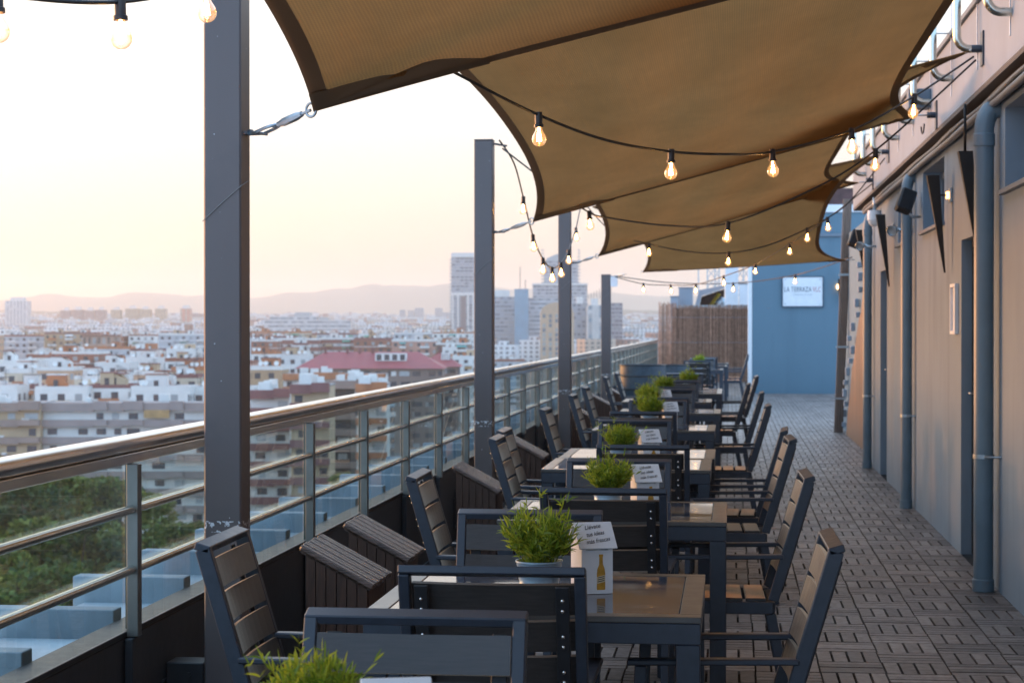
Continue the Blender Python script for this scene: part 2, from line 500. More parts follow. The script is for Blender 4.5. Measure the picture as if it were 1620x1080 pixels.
def m_sail():
    t = NT('shade_cloth')
    uv = t.new('ShaderNodeUVMap').outputs[0]
    sx = t.new('ShaderNodeSeparateXYZ'); t.l.new(uv, sx.inputs[0])
    w1 = t.math('SINE', t.math('MULTIPLY', sx.outputs[0], 2 * PI / .016))
    w2 = t.math('SINE', t.math('MULTIPLY', sx.outputs[1], 2 * PI / .020))
    w = t.math('MULTIPLY_ADD', t.math('ADD', w1, t.math('MULTIPLY', w2, .5)), .33, .5)
    n = t.noise(.9, 5, .65, uv); n2 = t.noise(26, 3, .6, uv, stretch=(1, .08, 1))
    c = t.mix(t.ramp(n, .3, .7), (.225, .108, .034, 1), (.315, .155, .052, 1))
    c = t.mix(t.math('MULTIPLY', t.ramp(n2, .35, .75), .22), c, (.16, .095, .045, 1))
    c = t.mix(t.math('MULTIPLY', w, .42), c, (.11, .065, .03, 1))
    df = t.new('ShaderNodeBsdfDiffuse'); t.l.new(c, df.inputs[0])
    tl = t.new('ShaderNodeBsdfTranslucent'); t.l.new(c, tl.inputs[0])
    b = t.new('ShaderNodeBump'); b.inputs['Strength'].default_value = .25; b.inputs['Distance'].default_value = .003
    t.l.new(w, b.inputs['Height']); t.l.new(b.outputs[0], df.inputs['Normal'])
    mx = t.new('ShaderNodeMixShader'); mx.inputs[0].default_value = .58
    t.l.new(df.outputs[0], mx.inputs[1]); t.l.new(tl.outputs[0], mx.inputs[2])
    t.l.new(mx.outputs[0], t.out.inputs[0])
    return t.mat
M['sail'] = m_sail()

def m_hem():
    t = NT('doubled_shade_cloth')
    df = t.new('ShaderNodeBsdfDiffuse'); df.inputs[0].default_value = (.20, .15, .10, 1)
    tl = t.new('ShaderNodeBsdfTranslucent'); tl.inputs[0].default_value = (.20, .14, .09, 1)
    mx = t.new('ShaderNodeMixShader'); mx.inputs[0].default_value = .3
    t.l.new(df.outputs[0], mx.inputs[1]); t.l.new(tl.outputs[0], mx.inputs[2])
    t.l.new(mx.outputs[0], t.out.inputs[0])
    return t.mat
M['hem'] = m_hem()

def m_leaf(name, a, b, tr=.35):
    t = NT(name)
    g = t.new('ShaderNodeNewGeometry')
    c = t.mix(g.outputs['Random Per Island'], c4(a), c4(b))
    df = t.new('ShaderNodeBsdfDiffuse'); t.l.new(c, df.inputs[0])
    tl = t.new('ShaderNodeBsdfTranslucent'); t.l.new(c, tl.inputs[0])
    gl = t.new('ShaderNodeBsdfGlossy'); gl.inputs['Roughness'].default_value = .45; gl.inputs[0].default_value = (.5, .5, .5, 1)
    mx = t.new('ShaderNodeMixShader'); mx.inputs[0].default_value = tr
    t.l.new(df.outputs[0], mx.inputs[1]); t.l.new(tl.outputs[0], mx.inputs[2])
    m2 = t.new('ShaderNodeMixShader'); m2.inputs[0].default_value = .05
    t.l.new(mx.outputs[0], m2.inputs[1]); t.l.new(gl.outputs[0], m2.inputs[2])
    t.l.new(m2.outputs[0], t.out.inputs[0])
    return t.mat
M['leaf'] = m_leaf('grass_plant_leaf', (.09, .19, .014), (.42, .47, .040), .5)
M['tree_leaf'] = m_leaf('tree_leaf', (.028, .060, .014), (.17, .24, .055), .35)
M['tree_leaf_dark'] = m_leaf('dark_tree_leaf', (.018, .045, .016), (.09, .14, .04), .3)
M['tree_leaf_light'] = m_leaf('light_tree_leaf', (.05, .085, .014), (.26, .30, .07), .35)
M['bark'] = mat('bark', (.07, .05, .035), .9, 0, .3, 3, .3)

def m_bulb():
    t = NT('clear_bulb_glass')
    tr = t.new('ShaderNodeBsdfTransparent')
    gl = t.new('ShaderNodeBsdfGlossy'); gl.inputs['Roughness'].default_value = .03
    fr = t.new('ShaderNodeLayerWeight'); fr.inputs[0].default_value = .35
    f2 = t.new('ShaderNodeLayerWeight'); f2.inputs[0].default_value = .55
    t.l.new(t.mix(t.math('POWER', f2.outputs['Facing'], 2.2), (.97, .94, .90, 1), (.42, .36, .31, 1)), tr.inputs[0])
    m1 = t.new('ShaderNodeMixShader'); t.l.new(fr.outputs['Facing'], m1.inputs[0])
    t.l.new(tr.outputs[0], m1.inputs[1]); t.l.new(gl.outputs[0], m1.inputs[2])
    em = t.new('ShaderNodeEmission'); em.inputs[0].default_value = (1, .46, .13, 1); em.inputs[1].default_value = .20
    ad = t.new('ShaderNodeAddShader'); t.l.new(m1.outputs[0], ad.inputs[0]); t.l.new(em.outputs[0], ad.inputs[1])
    t.l.new(ad.outputs[0], t.out.inputs[0])
    return t.mat
M['bulb'] = m_bulb()
M['filament'] = emit('lit_filament', (1.0, .50, .14), 42.0)

def text_mesh(body, size, shear=0., align='CENTER', ext=.0006, space=1.0, bold=0., width=None):
    cu = bpy.data.curves.new('lettering', 'FONT')
    cu.body = body; cu.size = size; cu.shear = shear; cu.align_x = align; cu.extrude = ext; cu.space_character = space
    cu.offset = bold
    o = bpy.data.objects.new('lettering', cu)
    COL.objects.link(o)
    bpy.context.view_layer.update()
    me = bpy.data.meshes.new_from_object(o.evaluated_get(bpy.context.evaluated_depsgraph_get()))
    bpy.data.objects.remove(o); bpy.data.curves.remove(cu)
    if width:
        xs = [v.co.x for v in me.vertices]; k = width / (max(xs) - min(xs))
        for v in me.vertices: v.co.x *= k
    return me

def place_text(name, me, material, parent, Mx):
    o = bpy.data.objects.new(name, me)
    me.materials.clear(); me.materials.append(material)
    COL.objects.link(o)
    o.matrix_local = Mx
    if parent is not None:
        o.parent = parent
        KIDS.setdefault(parent.name, []).append(o)
    return o

# ================================================================== TERRACE
Y_END = 22.35           # far end of the grey building on the right
WX = 1.564              # its wall face
RX = -2.0               # balustrade plane
# ---- deck
TILE = .291
mb = MB()
for i in range(-10, 9):
    x0 = .695 + TILE * (i - 2)
    for j in range(0, 186):
        y0 = 1.6 + TILE * j
        if x0 < -2.0 or (x0 + TILE > WX + .02 and y0 < Y_END + .2): continue
        if y0 > 45.4 and x0 + TILE > .5: continue
        jx, jy = random.uniform(-.002, .002), random.uniform(-.002, .002)
        for k in range(4):
            w = TILE / 4
            zt = .0 + random.uniform(-.0012, .0012)
            if (i + j) % 2:
                mb.bx(x0 + k * w + .0058 + jx, x0 + (k + 1) * w - .0058 + jx, y0 + .003 + jy, y0 + TILE - .003 + jy, -.018, zt, faces='xXyYZ')
            else:
                mb.bx(x0 + .003 + jx, x0 + TILE - .003 + jx, y0 + k * w + .0058 + jy, y0 + (k + 1) * w - .0058 + jy, -.018, zt, faces='xXyYZ')
# the strip along the wall, cut tiles
xe = .695 + TILE * 2
while xe + TILE < WX + .02: xe += TILE
for j in range(0, 76):
    y0 = 1.6 + TILE * j
    if y0 > Y_END: break
    if WX - xe > .05:
        mb.bx(xe + .004, WX - .012, y0 + .003, y0 + TILE / 2 - .004, -.018, 0, faces='xXyYZ')
        mb.bx(xe + .004, WX - .012, y0 + TILE / 2 + .004, y0 + TILE - .003, -.018, 0, faces='xXyYZ')
floor = mb.build('terrace_floor', M['deck']); tag(floor, kind='structure')
mb = MB()
mb.bx(-2.0, 4.4, -3.5, 56, -.22, -.017)
fb = mb.build('terrace_slab', M['deck_base']); tag(fb, kind='structure')

# ---- low wall under the balustrade
curb = empty('terrace_wall', (RX, 25, 0), 0, 'low charcoal wall running under the glass balustrade', 'wall')
mb = MB(); mb.bx(-.10, .001, -28.4, 29.4, -.015, .515, ch=.004); mb.build('wall_body', M['curb'], curb)
mb = MB(); mb.bx(-.106, .0035, -28.4, 29.4, .517, .535, ch=.002); mb.build('sill', M['frame_black'], curb)
for k in range(-4, 35):
    y = 6.354 + 1.382 * k - 25
    mb = MB(); mb.bx(.0055, .034, y - .05, y + .05, -.012, .515, ch=.004); mb.build('pilaster', M['curb'], curb)

# ---- weathered stone coping outside: slab and cross fins
cop = empty('stone_coping', (RX, 25, 0), 0, 'blue-grey concrete coping with cross fins outside the balustrade', 'coping')
mb = MB(); mb.bx(-.52, -.16, -28.4, 29.4, .30, .470, ch=.008)
mb.build('coping_slab', M['slab'], cop)
mb = MB()
mb.prism([(-.16, .471), (-.107, .500), (-.107, .30), (-.16, .30)], -28.4, 29.4, Matrix(((1, 0, 0), (0, 0, 1), (0, 1, 0))))
mb.build('cement_fillet', M['dirt'], cop)
for k in range(-8, 58):
    y = 6.60 + .88 * k - 25
    if y > 29: break
    mb = MB(); mb.bx(-.56, -.112, y - .045, y + .045, .28, .572, ch=.003)
    mb.build('coping_fin', M['stone'], cop)
mb = MB(); mb.bx(-.50, -.101, -28.4, 29.4, -34, .299)
mb.build('facade_face', M['stone'], cop)

# ---- balustrade
rail = empty('glass_balustrade', (RX, 25, .535), 0, 'glass balustrade with polished steel handrail and two inner bars', 'balustrade')
def rl(x, y, z): return (x, y - 25, z - .535)
mb = MB(); mb.tube([rl(.0, y, 1.158) for y in (-3.2, 54.2)], .031, 20); mb.build('handrail', M['chrome'], rail, True, auto=40)
mb = MB(); mb.bx(-.022, .022, -28.2, 29.2, 1.094 - .535, 1.128 - .535, ch=.003); mb.build('rail_channel', M['chrome'], rail)
PY = [6.354 + 1.382 * k for k in range(-6, 35)]
for k, y in enumerate(PY):
    if y > 54: break
    mb = MB(); mb.bx(.0045, .044, y - 25 - .022, y - 25 + .022, -.017, 1.092 - .535, ch=.002); mb.build('baluster', M['baluster'], rail)
    mb = MB(); mb.bx(-.012, -.002, y - 25 + .03, y - 25 + 1.382 - .012, .002, 1.093 - .535, faces='X'); mb.build('glass_panel', M['glass'], rail)
    mb = MB(); mb.bx(-.013, .003, y - 25 + .0225, y - 25 + .0285, .002, 1.092 - .535); mb.build('glass_edge', M['glass_edge'], rail)
    for z in (.742, .942):
        mb = MB(); mb.tube([rl(.024, y + .023, z), rl(.024, y + 1.358, z)], .0155, 12); mb.build('cross_bar', M['brushed'], rail, True, auto=40)

# ---- sail posts
ORD = ['first', 'second', 'third', 'fourth', 'fifth', 'sixth', 'seventh', 'eighth', 'ninth', 'tenth', 'eleventh', 'twelfth', 'thirteenth', 'fourteenth', 'fifteenth',
       'sixteenth', 'seventeenth', 'eighteenth', 'nineteenth', 'twentieth']
POSTX = -1.85 + .0675
POSTS = [(6.765, 2.90), (14.13, 2.90), (21.14, 2.90), (28.25, 2.29)]
plab = ['nearest tall slate steel post with chipped paint near its foot', 'second tall slate steel post along the balustrade, its top in the open sky',
        'third slate steel post along the balustrade, behind the dangling bulbs', 'farthest and shortest slate post with a small white plate at its top']
def post(i, y, h):
    p = empty('sail_post', (POSTX, y + .0675, 0), 0, plab[i], 'post', 'posts that carry the shade sails')
    mb = MB(); mb.box((0, 0, h / 2), (.135, .135, h), ch=.006); mb.build('post_shaft', M['post'], p)
    mb = MB(); mb.box((0, 0, h + .004), (.138, .138, .008), ch=.002); mb.build('post_cap', M['post'], p)
    mb = MB(); mb.box((0, 0, .008), (.24, .24, .016), ch=.003)
    for sx in (-.09, .09):
        for sy in (-.09, .09): mb.lathe([(.012, .016), (.012, .03), (0, .03)], 6, (sx, sy, 0))
    mb.build('base_plate', M['frame_black'], p)
    mb = MB()
    mb.bx(-.205, -.0685, -.07, .05, .10, .36, ch=.004); mb.bx(-.26, -.205, -.09, .07, .08, .30, ch=.004)
    for z in (.14, .2, .26, .32): mb.lathe([(.008, 0), (.008, .012), (0, .012)], 6, (-.12, -.07, z), Matrix(((1, 0, 0), (0, 0, -1), (0, 1, 0))))
    mb.build('anchor_bracket', M['frame_black'], p)
    mb = MB(); mb.prism([(.067, .03), (.067, -.03), (.12, -.016), (.12, .016)], -.006, .006, None, (0, 0, 2.236)); mb.build('eye_plate', M['post'], p)
    if h > 2.5:
        mb = MB(); mb.bar((.066, 0, h - .02), (.16, .03, h - .035), .03, .012); mb.build('top_arm', M['post'], p)
    else:
        mb = MB(); mb.bx(.07, .17, -.075, -.065, h - .17, h - .015, ch=.002); mb.build('white_plate', M['white'], p)
    mb = MB()
    z0 = 1.93
    mb.tube([(-.0705, -.0705, z0 - .01), (0, -.0715, z0 + .055), (.0705, -.0705, z0 + .115), (.072, .03, z0 + .14)], .0016, 6)
    mb.build('tied_wire', M['conduit'], p)
    return p
for i, (y, h) in enumerate(POSTS): post(i, y, h)

# ---- shade sails
def sail(name, label, nl, fl, fr, nr, bl, br, bn, bf, sag, hookL=None, hookR=None, NL=None, n=56):
    """corner points near-left, far-left, far-right, near-right; b*: inward bow of each edge"""
    nl, fl, fr, nr = map(Vector, (nl, fl, fr, nr))
    root = empty(name, (nl + fl + fr + nr) / 4, 0, label, 'shade sail', 'shade sails stretched over the terrace')
    org = Vector(root.location)
    W = (nr - nl).length; H = (fl - nl).length
    def bow(t, k=2.0): return 1 - abs(2 * t - 1) ** k
    def L(v): return nl.lerp(fl, v) + Vector((bl * bow(v, 2.3), 0, .04 * bow(v)))
    def Rr(v): return nr.lerp(fr, v) + Vector((-br * bow(v, 3.2), 0, -.13 * bow(v)))
    def N(u): return nl.lerp(nr, u) + Vector((0, bn * bow(u, 2.4), 0))
    def Fe(u): return fl.lerp(fr, u) + Vector((0, -bf * bow(u, 2.4), -sag * .6 * bow(u)))
    def P(u, v):
        p = (1 - u) * L(v) + u * Rr(v) + (1 - v) * N(u) + v * Fe(u) - ((1 - u) * (1 - v) * nl + u * (1 - v) * nr + (1 - u) * v * fl + u * v * fr)
        p = p - Vector((0, 0, sag * bow(u) * bow(v)))
        p.z += .012 * math.sin(u * 23 + v * 9) * bow(u) * bow(v) + .02 * math.sin(v * 15 - u * 6) * bow(u) * bow(v)
        for cu, cv in ((0, 0), (0, 1), (1, 0), (1, 1)):
            dx, dy = abs(u - cu) * W, abs(v - cv) * H
            r = math.hypot(dx, dy)
            if 1e-4 < r < 3.5:
                p.z += .016 * math.sin(math.atan2(dy, dx) * 17 + cu * 2 + cv) * math.exp(-r / .9) * min(1, r / .35) * min(1, dx / .12) * min(1, dy / .12)
        return p - org
    g = [[P(i / n, j / n) for i in range(n + 1)] for j in range(n + 1)]
    mb = MB()
    mb.v = [g[j][i] for j in range(n + 1) for i in range(n + 1)]
    for j in range(n):
        for i in range(n):
            a = j * (n + 1) + i
            mb.face((a, a + 1, a + n + 2, a + n + 1), [(i / n * W, j / n * H), ((i + 1) / n * W, j / n * H), ((i + 1) / n * W, (j + 1) / n * H), (i / n * W, (j + 1) / n * H)])
    mb.build('fabric', M['sail'], root, True)
    # hems: doubled cloth strips along each edge, a few mm under the fabric
    hw, off = .085, Vector((0, 0, -.006))
    du, dv = hw / W, hw / H
    def strip(fn, nm):
        mb = MB(); K = 64
        for k in range(K + 1):
            a, b = fn(k / K); mb.v += [a + off, b + off]
        for k in range(K): mb.face((2 * k, 2 * k + 1, 2 * k + 3, 2 * k + 2))
        mb.build(nm, M['hem'], root, True)
    strip(lambda t: (P(0, t), P(du, t)), 'hem')
    strip(lambda t: (P(1, t), P(1 - du, t)), 'hem')
    strip(lambda t: (P(t, 0), P(t, dv)), 'hem')
    strip(lambda t: (P(t, 1), P(t, 1 - dv)), 'hem')
    # reinforcement patches in the corners
    for cu, cv in ((0, 1), (0, 0), (1, 1), (1, 0)):
        mb = MB(); K = 16; off2 = Vector((0, 0, -.011))
        for k in range(K + 1):
            a = k / K * PI / 2
            ru, rv = (.80 / W, .75 / H) if cu == 0 else (.30 / W, .40 / H)
            for q in range(9):
                s_ = q / 8
                su = (abs(math.cos(a)) ** .55) * ru * s_; sv = (abs(math.sin(a)) ** .55) * rv * .35 * s_
                mb.v.append(P(abs(cu - su), abs(cv - sv)) + off2)
        for k in range(K):
            for q in range(8):
                b = k * 9 + q; mb.face((b, b + 1, b + 10, b + 9))
        mb.build('corner_patch', M['hem'], root, True)
    # rigging at the far left corner
    def rig(h, c):
        h, c = Vector(h) - org, Vector(c) - org
        d = (c - h); Lr = d.length; d.normalize()
        q = d.to_track_quat('Z', 'Y').to_matrix()
        tb = MB()
        s = min(1.0, Lr / .38)
        r = .016
        tb.lathe([(0, .10 * s), (.006, .10 * s), (.006, .135 * s), (.011, .136 * s), (.011, .15 * s), (r, .18 * s), (r, .26 * s), (.011, .29 * s), (.011, .30 * s), (.006, .302 * s), (.006, .36 * s), (0, .36 * s)], 8, h, q)
        o = tb.build('turnbuckle', M['galv'], root, True, auto=35)
        sh = MB()
        side = q @ Vector((1, 0, 0))
        pts = []
        for k in range(13):
            a = PI * k / 12
            pts.append(h + d * (.05 + .045 * math.sin(a)) + side * (.024 * math.cos(a)))
        pts = [h + d * .0 + side * .024] + pts + [h + d * .0 - side * .024]
        sh.tube(pts, .006, 8)
        sh.tube([h + side * .04, h - side * .045], .006, 8)
        sh.lathe([(.011, 0), (.011, .014), (0, .014)], 6, h - side * .05, side.to_track_quat('Z', 'Y').to_matrix())
        sh.build('shackle', M['galv'], root, True, auto=35)
        rg = MB(); rp = [c - d * .012 + d * (.024 * math.cos(2 * PI * k / 14)) + (q @ Vector((0, 1, 0))) * (.024 * math.sin(2 * PI * k / 14)) for k in range(14)]
        rg.tube(rp, .005, 8, closed=True); rg.build('corner_ring', M['galv'], root, True)
    if hookL: rig(hookL, fl)
    if hookR:
        for a, b in hookR:
            mb = MB(); mb.tube([Vector(a) - org, Vector(b) - org], .006, 8); mb.build('steel_link', M['galv'], root, True)
    return root

PXR = POSTX + .067
def hk(y): return (PXR + .05, y + .0675, 2.236)
sail('shade_sail', 'nearest brown shade sail overhead, its corner hooked to the nearest post', (-1.5, .2, 2.88), (-1.44, 6.70, 2.305), (1.33, 7.25, 3.06), (1.3, -2.0, 3.15), .24, .35, .3, .18, .03, hk(6.765), None)
sail('shade_sail', 'second brown shade sail from the front, tied low to the second post', (-1.5, 7.05, 2.86), (-1.405, 13.97, 2.305), (1.31, 14.1, 3.04), (1.34, 4.75, 3.15), .26, .36, .3, .25, .04, hk(14.13),
     [((1.31, 14.1, 3.04), (1.44, 14.19, 3.05))])
sail('shade_sail', 'third brown shade sail from the front, spreading from a bracket on the parapet', (-1.5, 14.45, 2.86), (-1.41, 20.98, 2.305), (1.31, 20.3, 3.02), (1.38, 11.62, 3.15), .26, .48, .3, .25, .04, hk(21.14),
     [((1.31, 20.3, 3.02), (1.44, 20.42, 3.03)), ((1.38, 11.62, 3.15), (1.45, 11.62, 3.17))])
sail('shade_sail', 'farthest brown shade sail, hanging lowest before the blue wall', (-1.5, 21.4, 2.86), (-1.22, 27.5, 2.315), (1.43, 24.6, 2.37), (1.38, 18.4, 3.14), .26, .42, .3, .2, .03, (PXR + .05, 28.17, 2.27),
     [((1.43, 24.6, 2.37), (1.54, 24.8, 2.38)), ((1.38, 18.4, 3.14), (1.45, 18.4, 3.16))])

# ---- strings of bulbs
def string(label, pts):
    P3 = [at(p[0], p[1], p[2]) for p in pts]
    root = empty('string_light', P3[0], 0, label, 'string lights', 'festoon strings of clear bulbs')
    org = P3[0]
    dense = []
    n = len(P3)
    for i in range(n - 1):
        p0, p1, p2, p3 = P3[max(i - 1, 0)], P3[i], P3[i + 1], P3[min(i + 2, n - 1)]
        for k in range(8):
            t = k / 8
            dense.append(.5 * ((2 * p1) + (p2 - p0) * t + (2 * p0 - 5 * p1 + 4 * p2 - p3) * t * t + (3 * p1 - p0 - 3 * p2 + p3) * t ** 3) - org)
    dense.append(P3[-1] - org)
    mb = MB(); mb.tube(dense, .0062, 8); mb.build('cord', M['cord'], root, True)
    for p, w in zip(pts, P3):
        if len(p) < 4: continue
        c = w - org
        tilt = Euler((random.uniform(-.09, .09), random.uniform(-.09, .09), 0)).to_matrix()
        mb = MB(); mb.lathe([(0, .012), (.014, .012), (.0155, .004), (.0155, -.036), (.0195, -.038), (.0195, -.050), (.015, -.0505), (0, -.0505)], 16, c, tilt)
        s = mb.build('bulb_holder', M['socket'], root, True, auto=35)
        mb = MB(); mb.lathe([(.0125, -.051), (.0135, -.060), (.020, -.072), (.0265, -.083), (.0295, -.096), (.0280, -.108), (.0215, -.119), (.012, -.1255), (0, -.127)], 20, c, tilt)
        b = mb.build('bulb', M['bulb'], root, True)
        mb = MB()
        for k in range(4):
            a = k * PI / 2 + .4
            r0, r1 = .004, .0085
            mb.tube([c + tilt @ Vector((r0 * math.cos(a), r0 * math.sin(a), -.066)), c + tilt @ Vector((r1 * math.cos(a), r1 * math.sin(a), -.106))], .0024, 5)
        mb.tube([c + tilt @ Vector((0, 0, -.0506)), c + tilt @ Vector((0, 0, -.07))], .004, 6)
        f = mb.build('filament', M['filament'], None, True); f.parent = b
        KIDS.setdefault(b.name, []).append(f)
    return root

string('string of bulbs along the railing before the nearest post', [(-160, -60, 4.55), (-5, -10, 5.0, 1), (190, 3, 5.25, 1), (325, -30, 5.9, 1), (372, -84, 6.85)])
string('string of large lit bulbs crossing under the second sail to the parapet', [(375, -86, 6.95), (560, 30, 7.2), (725, 118, 7.5), (852, 182, 7.9, 1), (960, 222, 8.4), (1062, 240, 8.9, 1), (1150, 244, 9.3), (1222, 240, 9.7, 1), (1347, 206, 10.3, 1), (1447, 152, 10.9, 1), (1540, 90, 11.4)])
string('lit string leaving the parapet bracket to sag below the second sail', [(1544, 95, 11.45), (1385, 238, 11.9, 1), (1280, 302, 12.2), (1152, 353, 12.7, 1), (1060, 357, 13.2), (965, 345, 13.6), (932, 336, 13.8, 1), (880, 300, 14.0), (795, 235, 14.2)])
string('string of bulbs drooping in a loop between the second and third posts', [(790, 222, 14.25), (813, 258, 14.5), (828, 313, 15.0, 1), (843, 373, 15.6, 1), (859, 410, 16.3, 1), (873, 424, 17.0, 1), (887, 417, 17.8, 1), (899, 397, 18.6, 1), (911, 362, 19.5, 1), (917, 335, 20.2), (923, 318, 21.0)])
string('string of lit bulbs below the third sail', [(923, 320, 21.1), (970, 368, 20.6), (1027, 386, 20.0, 1), (1090, 398, 19.6), (1153, 400, 19.2, 1), (1215, 388, 18.9), (1277, 362, 18.7, 1), (1309, 345, 18.5, 1), (1345, 318, 18.4), (1400, 250, 18.1)])
string('long string of lit bulbs rising from the shortest post to the parapet', [(973, 438, 28.1), (1018, 449, 27.8, 1), (1061, 451, 27.3, 1), (1101, 450, 26.7, 1), (1145, 437, 25.6, 1), (1195, 418, 24.2, 1), (1249, 386, 22.5, 1), (1310, 345, 20.8), (1382, 289, 20.1)])
string('string with two bulbs crossing before the white sign', [(975, 437, 28.2), (1060, 447, 28.0), (1160, 448, 27.5, 1), (1258, 435, 26.2, 1), (1348, 407, 24.8)])

# ================================================================== FURNITURE
def make_chair():
    """armchair facing +Y, origin on the floor under the seat"""
    root = empty('armchair')
    hw = .232
    def by(z): return -.205 - (z - .40) * .298       # back plane
    # seat frame
    mb = MB()
    for s in (-1, 1): mb.bx(s * hw - .015, s * hw + .015, -.205, .215, .345, .395, ch=.003)
    mb.bx(-hw + .015, hw - .015, .185, .215, .345, .390, ch=.003); mb.bx(-hw + .015, hw - .015, -.215, -.185, .345, .390, ch=.003)
    mb.build('seat_frame', M['frame'], root)
    mb = MB()
    for k in range(4):
        y0 = -.175 + k * .097
        mb.bx(-hw + .017, hw - .017, y0, y0 + .083, .392, .408, ch=.003)
    mb.build('seat', M['slat'], root)
    # back frame: one bent tube with the top rail, square section
    mb = MB()
    for s in (-1, 1):
        mb.bar((s * hw, by(.40), .40), (s * hw, by(.905), .905), .045, .030, (1, 0, 0), .003)
    mb.bar((-hw - .015, by(.909), .909), (hw + .015, by(.909), .909), .046, .022, (0, .298, 1), .003)
    mb.build('backrest_frame', M['frame'], root)
    # slats, bowed backwards
    nrm = Vector((0, 1, .298)).normalized(); along = Vector((0, -.298, 1)).normalized()
    mb = MB()
    top = .885
    for k in range(4):
        zc = top - .055 - k * .098
        K = 8
        rows = []
        for q in range(K + 1):
            x = -hw + .017 + (2 * hw - .034) * q / K
            b = -.016 * (1 - (2 * q / K - 1) ** 2) * (.5 if k == 0 else 1)
            c = Vector((x, by(zc), zc)) + nrm * (b + .0145)
            rows.append([c - along * .043 - nrm * .007, c + along * .043 - nrm * .007, c + along * .043 + nrm * .007, c - along * .043 + nrm * .007])
        base = len(mb.v)
        for r in rows: mb.v += r
        for q in range(K):
            for e in range(4):
                a = base + q * 4 + e; b2 = base + q * 4 + (e + 1) % 4
                mb.face((a, a + 4, b2 + 4, b2))
        mb.face([base, base + 1, base + 2, base + 3]); mb.face([base + K * 4 + e for e in (3, 2, 1, 0)])
    mb.build('backrest', M['slat'], root)
    for s in (-1, 1):
        mb = MB(); xs = s * (hw - .046)
        mb.bar(Vector((xs, by(.44), .44)) - nrm * .026, Vector((xs, by(.88), .88)) - nrm * .026, .008, .036, (1, 0, 0), .002)
        mb.build('fixing_strap', M['frame_black'], root)
        for k in range(4):
            zc = top - .055 - k * .098
            for dz in (-.014, .014):
                c = Vector((xs, by(zc + dz), zc + dz)) - nrm * .030
                bb = MB(); bb.lathe([(.0052, 0), (.0050, .002), (.0032, .0042), (0, .005)], 10, c, (-nrm).to_track_quat('Z', 'Y').to_matrix())
                bb.build('bolt', M['chrome'], root, True)
        mb = MB(); mb.bar((s * hw, by(.586) + .01, .586), (s * hw, .245, .578), .044, .018, (0, 0, 1), .004); mb.build('armrest', M['frame'], root)
        mb = MB(); mb.bar((s * hw, .222, 0), (s * hw, .205, .568), .036, .030, (1, 0, 0), .003); mb.build('leg', M['frame'], root)
        mb = MB(); mb.bar((s * hw, -.262, 0), (s * hw, -.196, .344), .042, .030, (1, 0, 0), .003); mb.build('leg', M['frame'], root)
    return root

chair0 = make_chair()
used_chair = [False]
def chair(x, y, rz, label, group):
    o = chair0 if not used_chair[0] else copy_tree(chair0)
    used_chair[0] = True
    o.location = (x, y, 0); o.rotation_euler = (0, 0, rz)
    tag(o, label, 'armchair', group)
    return o

def make_table():
    root = empty('terrace_table')
    s = .97; z = .73
    mb = MB()
    b = .062
    mb.bx(0, s, 0, b, z - .018, z, ch=.002); mb.bx(0, s, s - b, s, z - .018, z, ch=.002)
    mb.bx(0, b, b + .001, s - b - .001, z - .018, z, ch=.002); mb.bx(s - b, s, b + .001, s - b - .001, z - .018, z, ch=.002)
    mb.build('top_frame', M['table_frame'], root)
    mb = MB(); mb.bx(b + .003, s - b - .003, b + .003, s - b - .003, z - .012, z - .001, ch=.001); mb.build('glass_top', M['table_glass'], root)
    mb = MB()
    mb.bx(.002, s - .002, .002, .03, z - .078, z - .019, ch=.002); mb.bx(.002, s - .002, s - .03, s - .002, z - .078, z - .019, ch=.002)
    mb.bx(.002, .03, .031, s - .031, z - .078, z - .019, ch=.002); mb.bx(s - .03, s - .002, .031, s - .031, z - .078, z - .019, ch=.002)
    mb.build('apron', M['frame'], root)
    for x in (.037, s - .037):
        for y in (.037, s - .037):
            mb = MB(); mb.box((x, y, (z - .079) / 2), (.068, .068, z - .079), ch=.003); mb.build('leg', M['frame'], root)
    return root

TABLES = [(2.98, -1.10), (5.54, -1.05), (8.24, -.983), (11.2, -1.08), (12.185, -1.065), (15.45, -1.09), (18.55, -1.06), (21.3, -1.17), (24.0, -1.07), (24.985, -1.07), (37.2, -1.1), (40.6, -1.02), (43.6, -1.0)]
TLAB = ['square slate-framed glass table below the lowest potted plant, mostly cut off',
        'square slate table with a smoky reflecting glass top, nearest whole table',
        'slate table holding the second potted grass and bottle card',
        'nearer of the two pushed-together tables, third from the front',
        'farther of the two pushed-together tables, fourth from the front',
        'slate table with plant and card, just beyond the pushed-together pair',
        'slate table, sixth from the front',
        'slate table, seventh from the front, beside the wooden planter row',
        'slate table, eighth from the front, level with the two far armchairs',
        'slate table butted behind the eighth one',
        'distant bluish table with the farthest potted plant',
        'distant table second from the reed fence',
        'distant table closest to the reed fence']
tab0 = make_table()
for i, (y, x) in enumerate(TABLES):
    o = tab0 if i == 0 else copy_tree(tab0)
    o.location = (x, y, 0)
    o.rotation_euler = (0, 0, R(random.uniform(-.5, .5)) if i not in (1, 3, 4, 8, 9) else 0)
    tag(o, TLAB[i], 'table', 'square tables in a row')

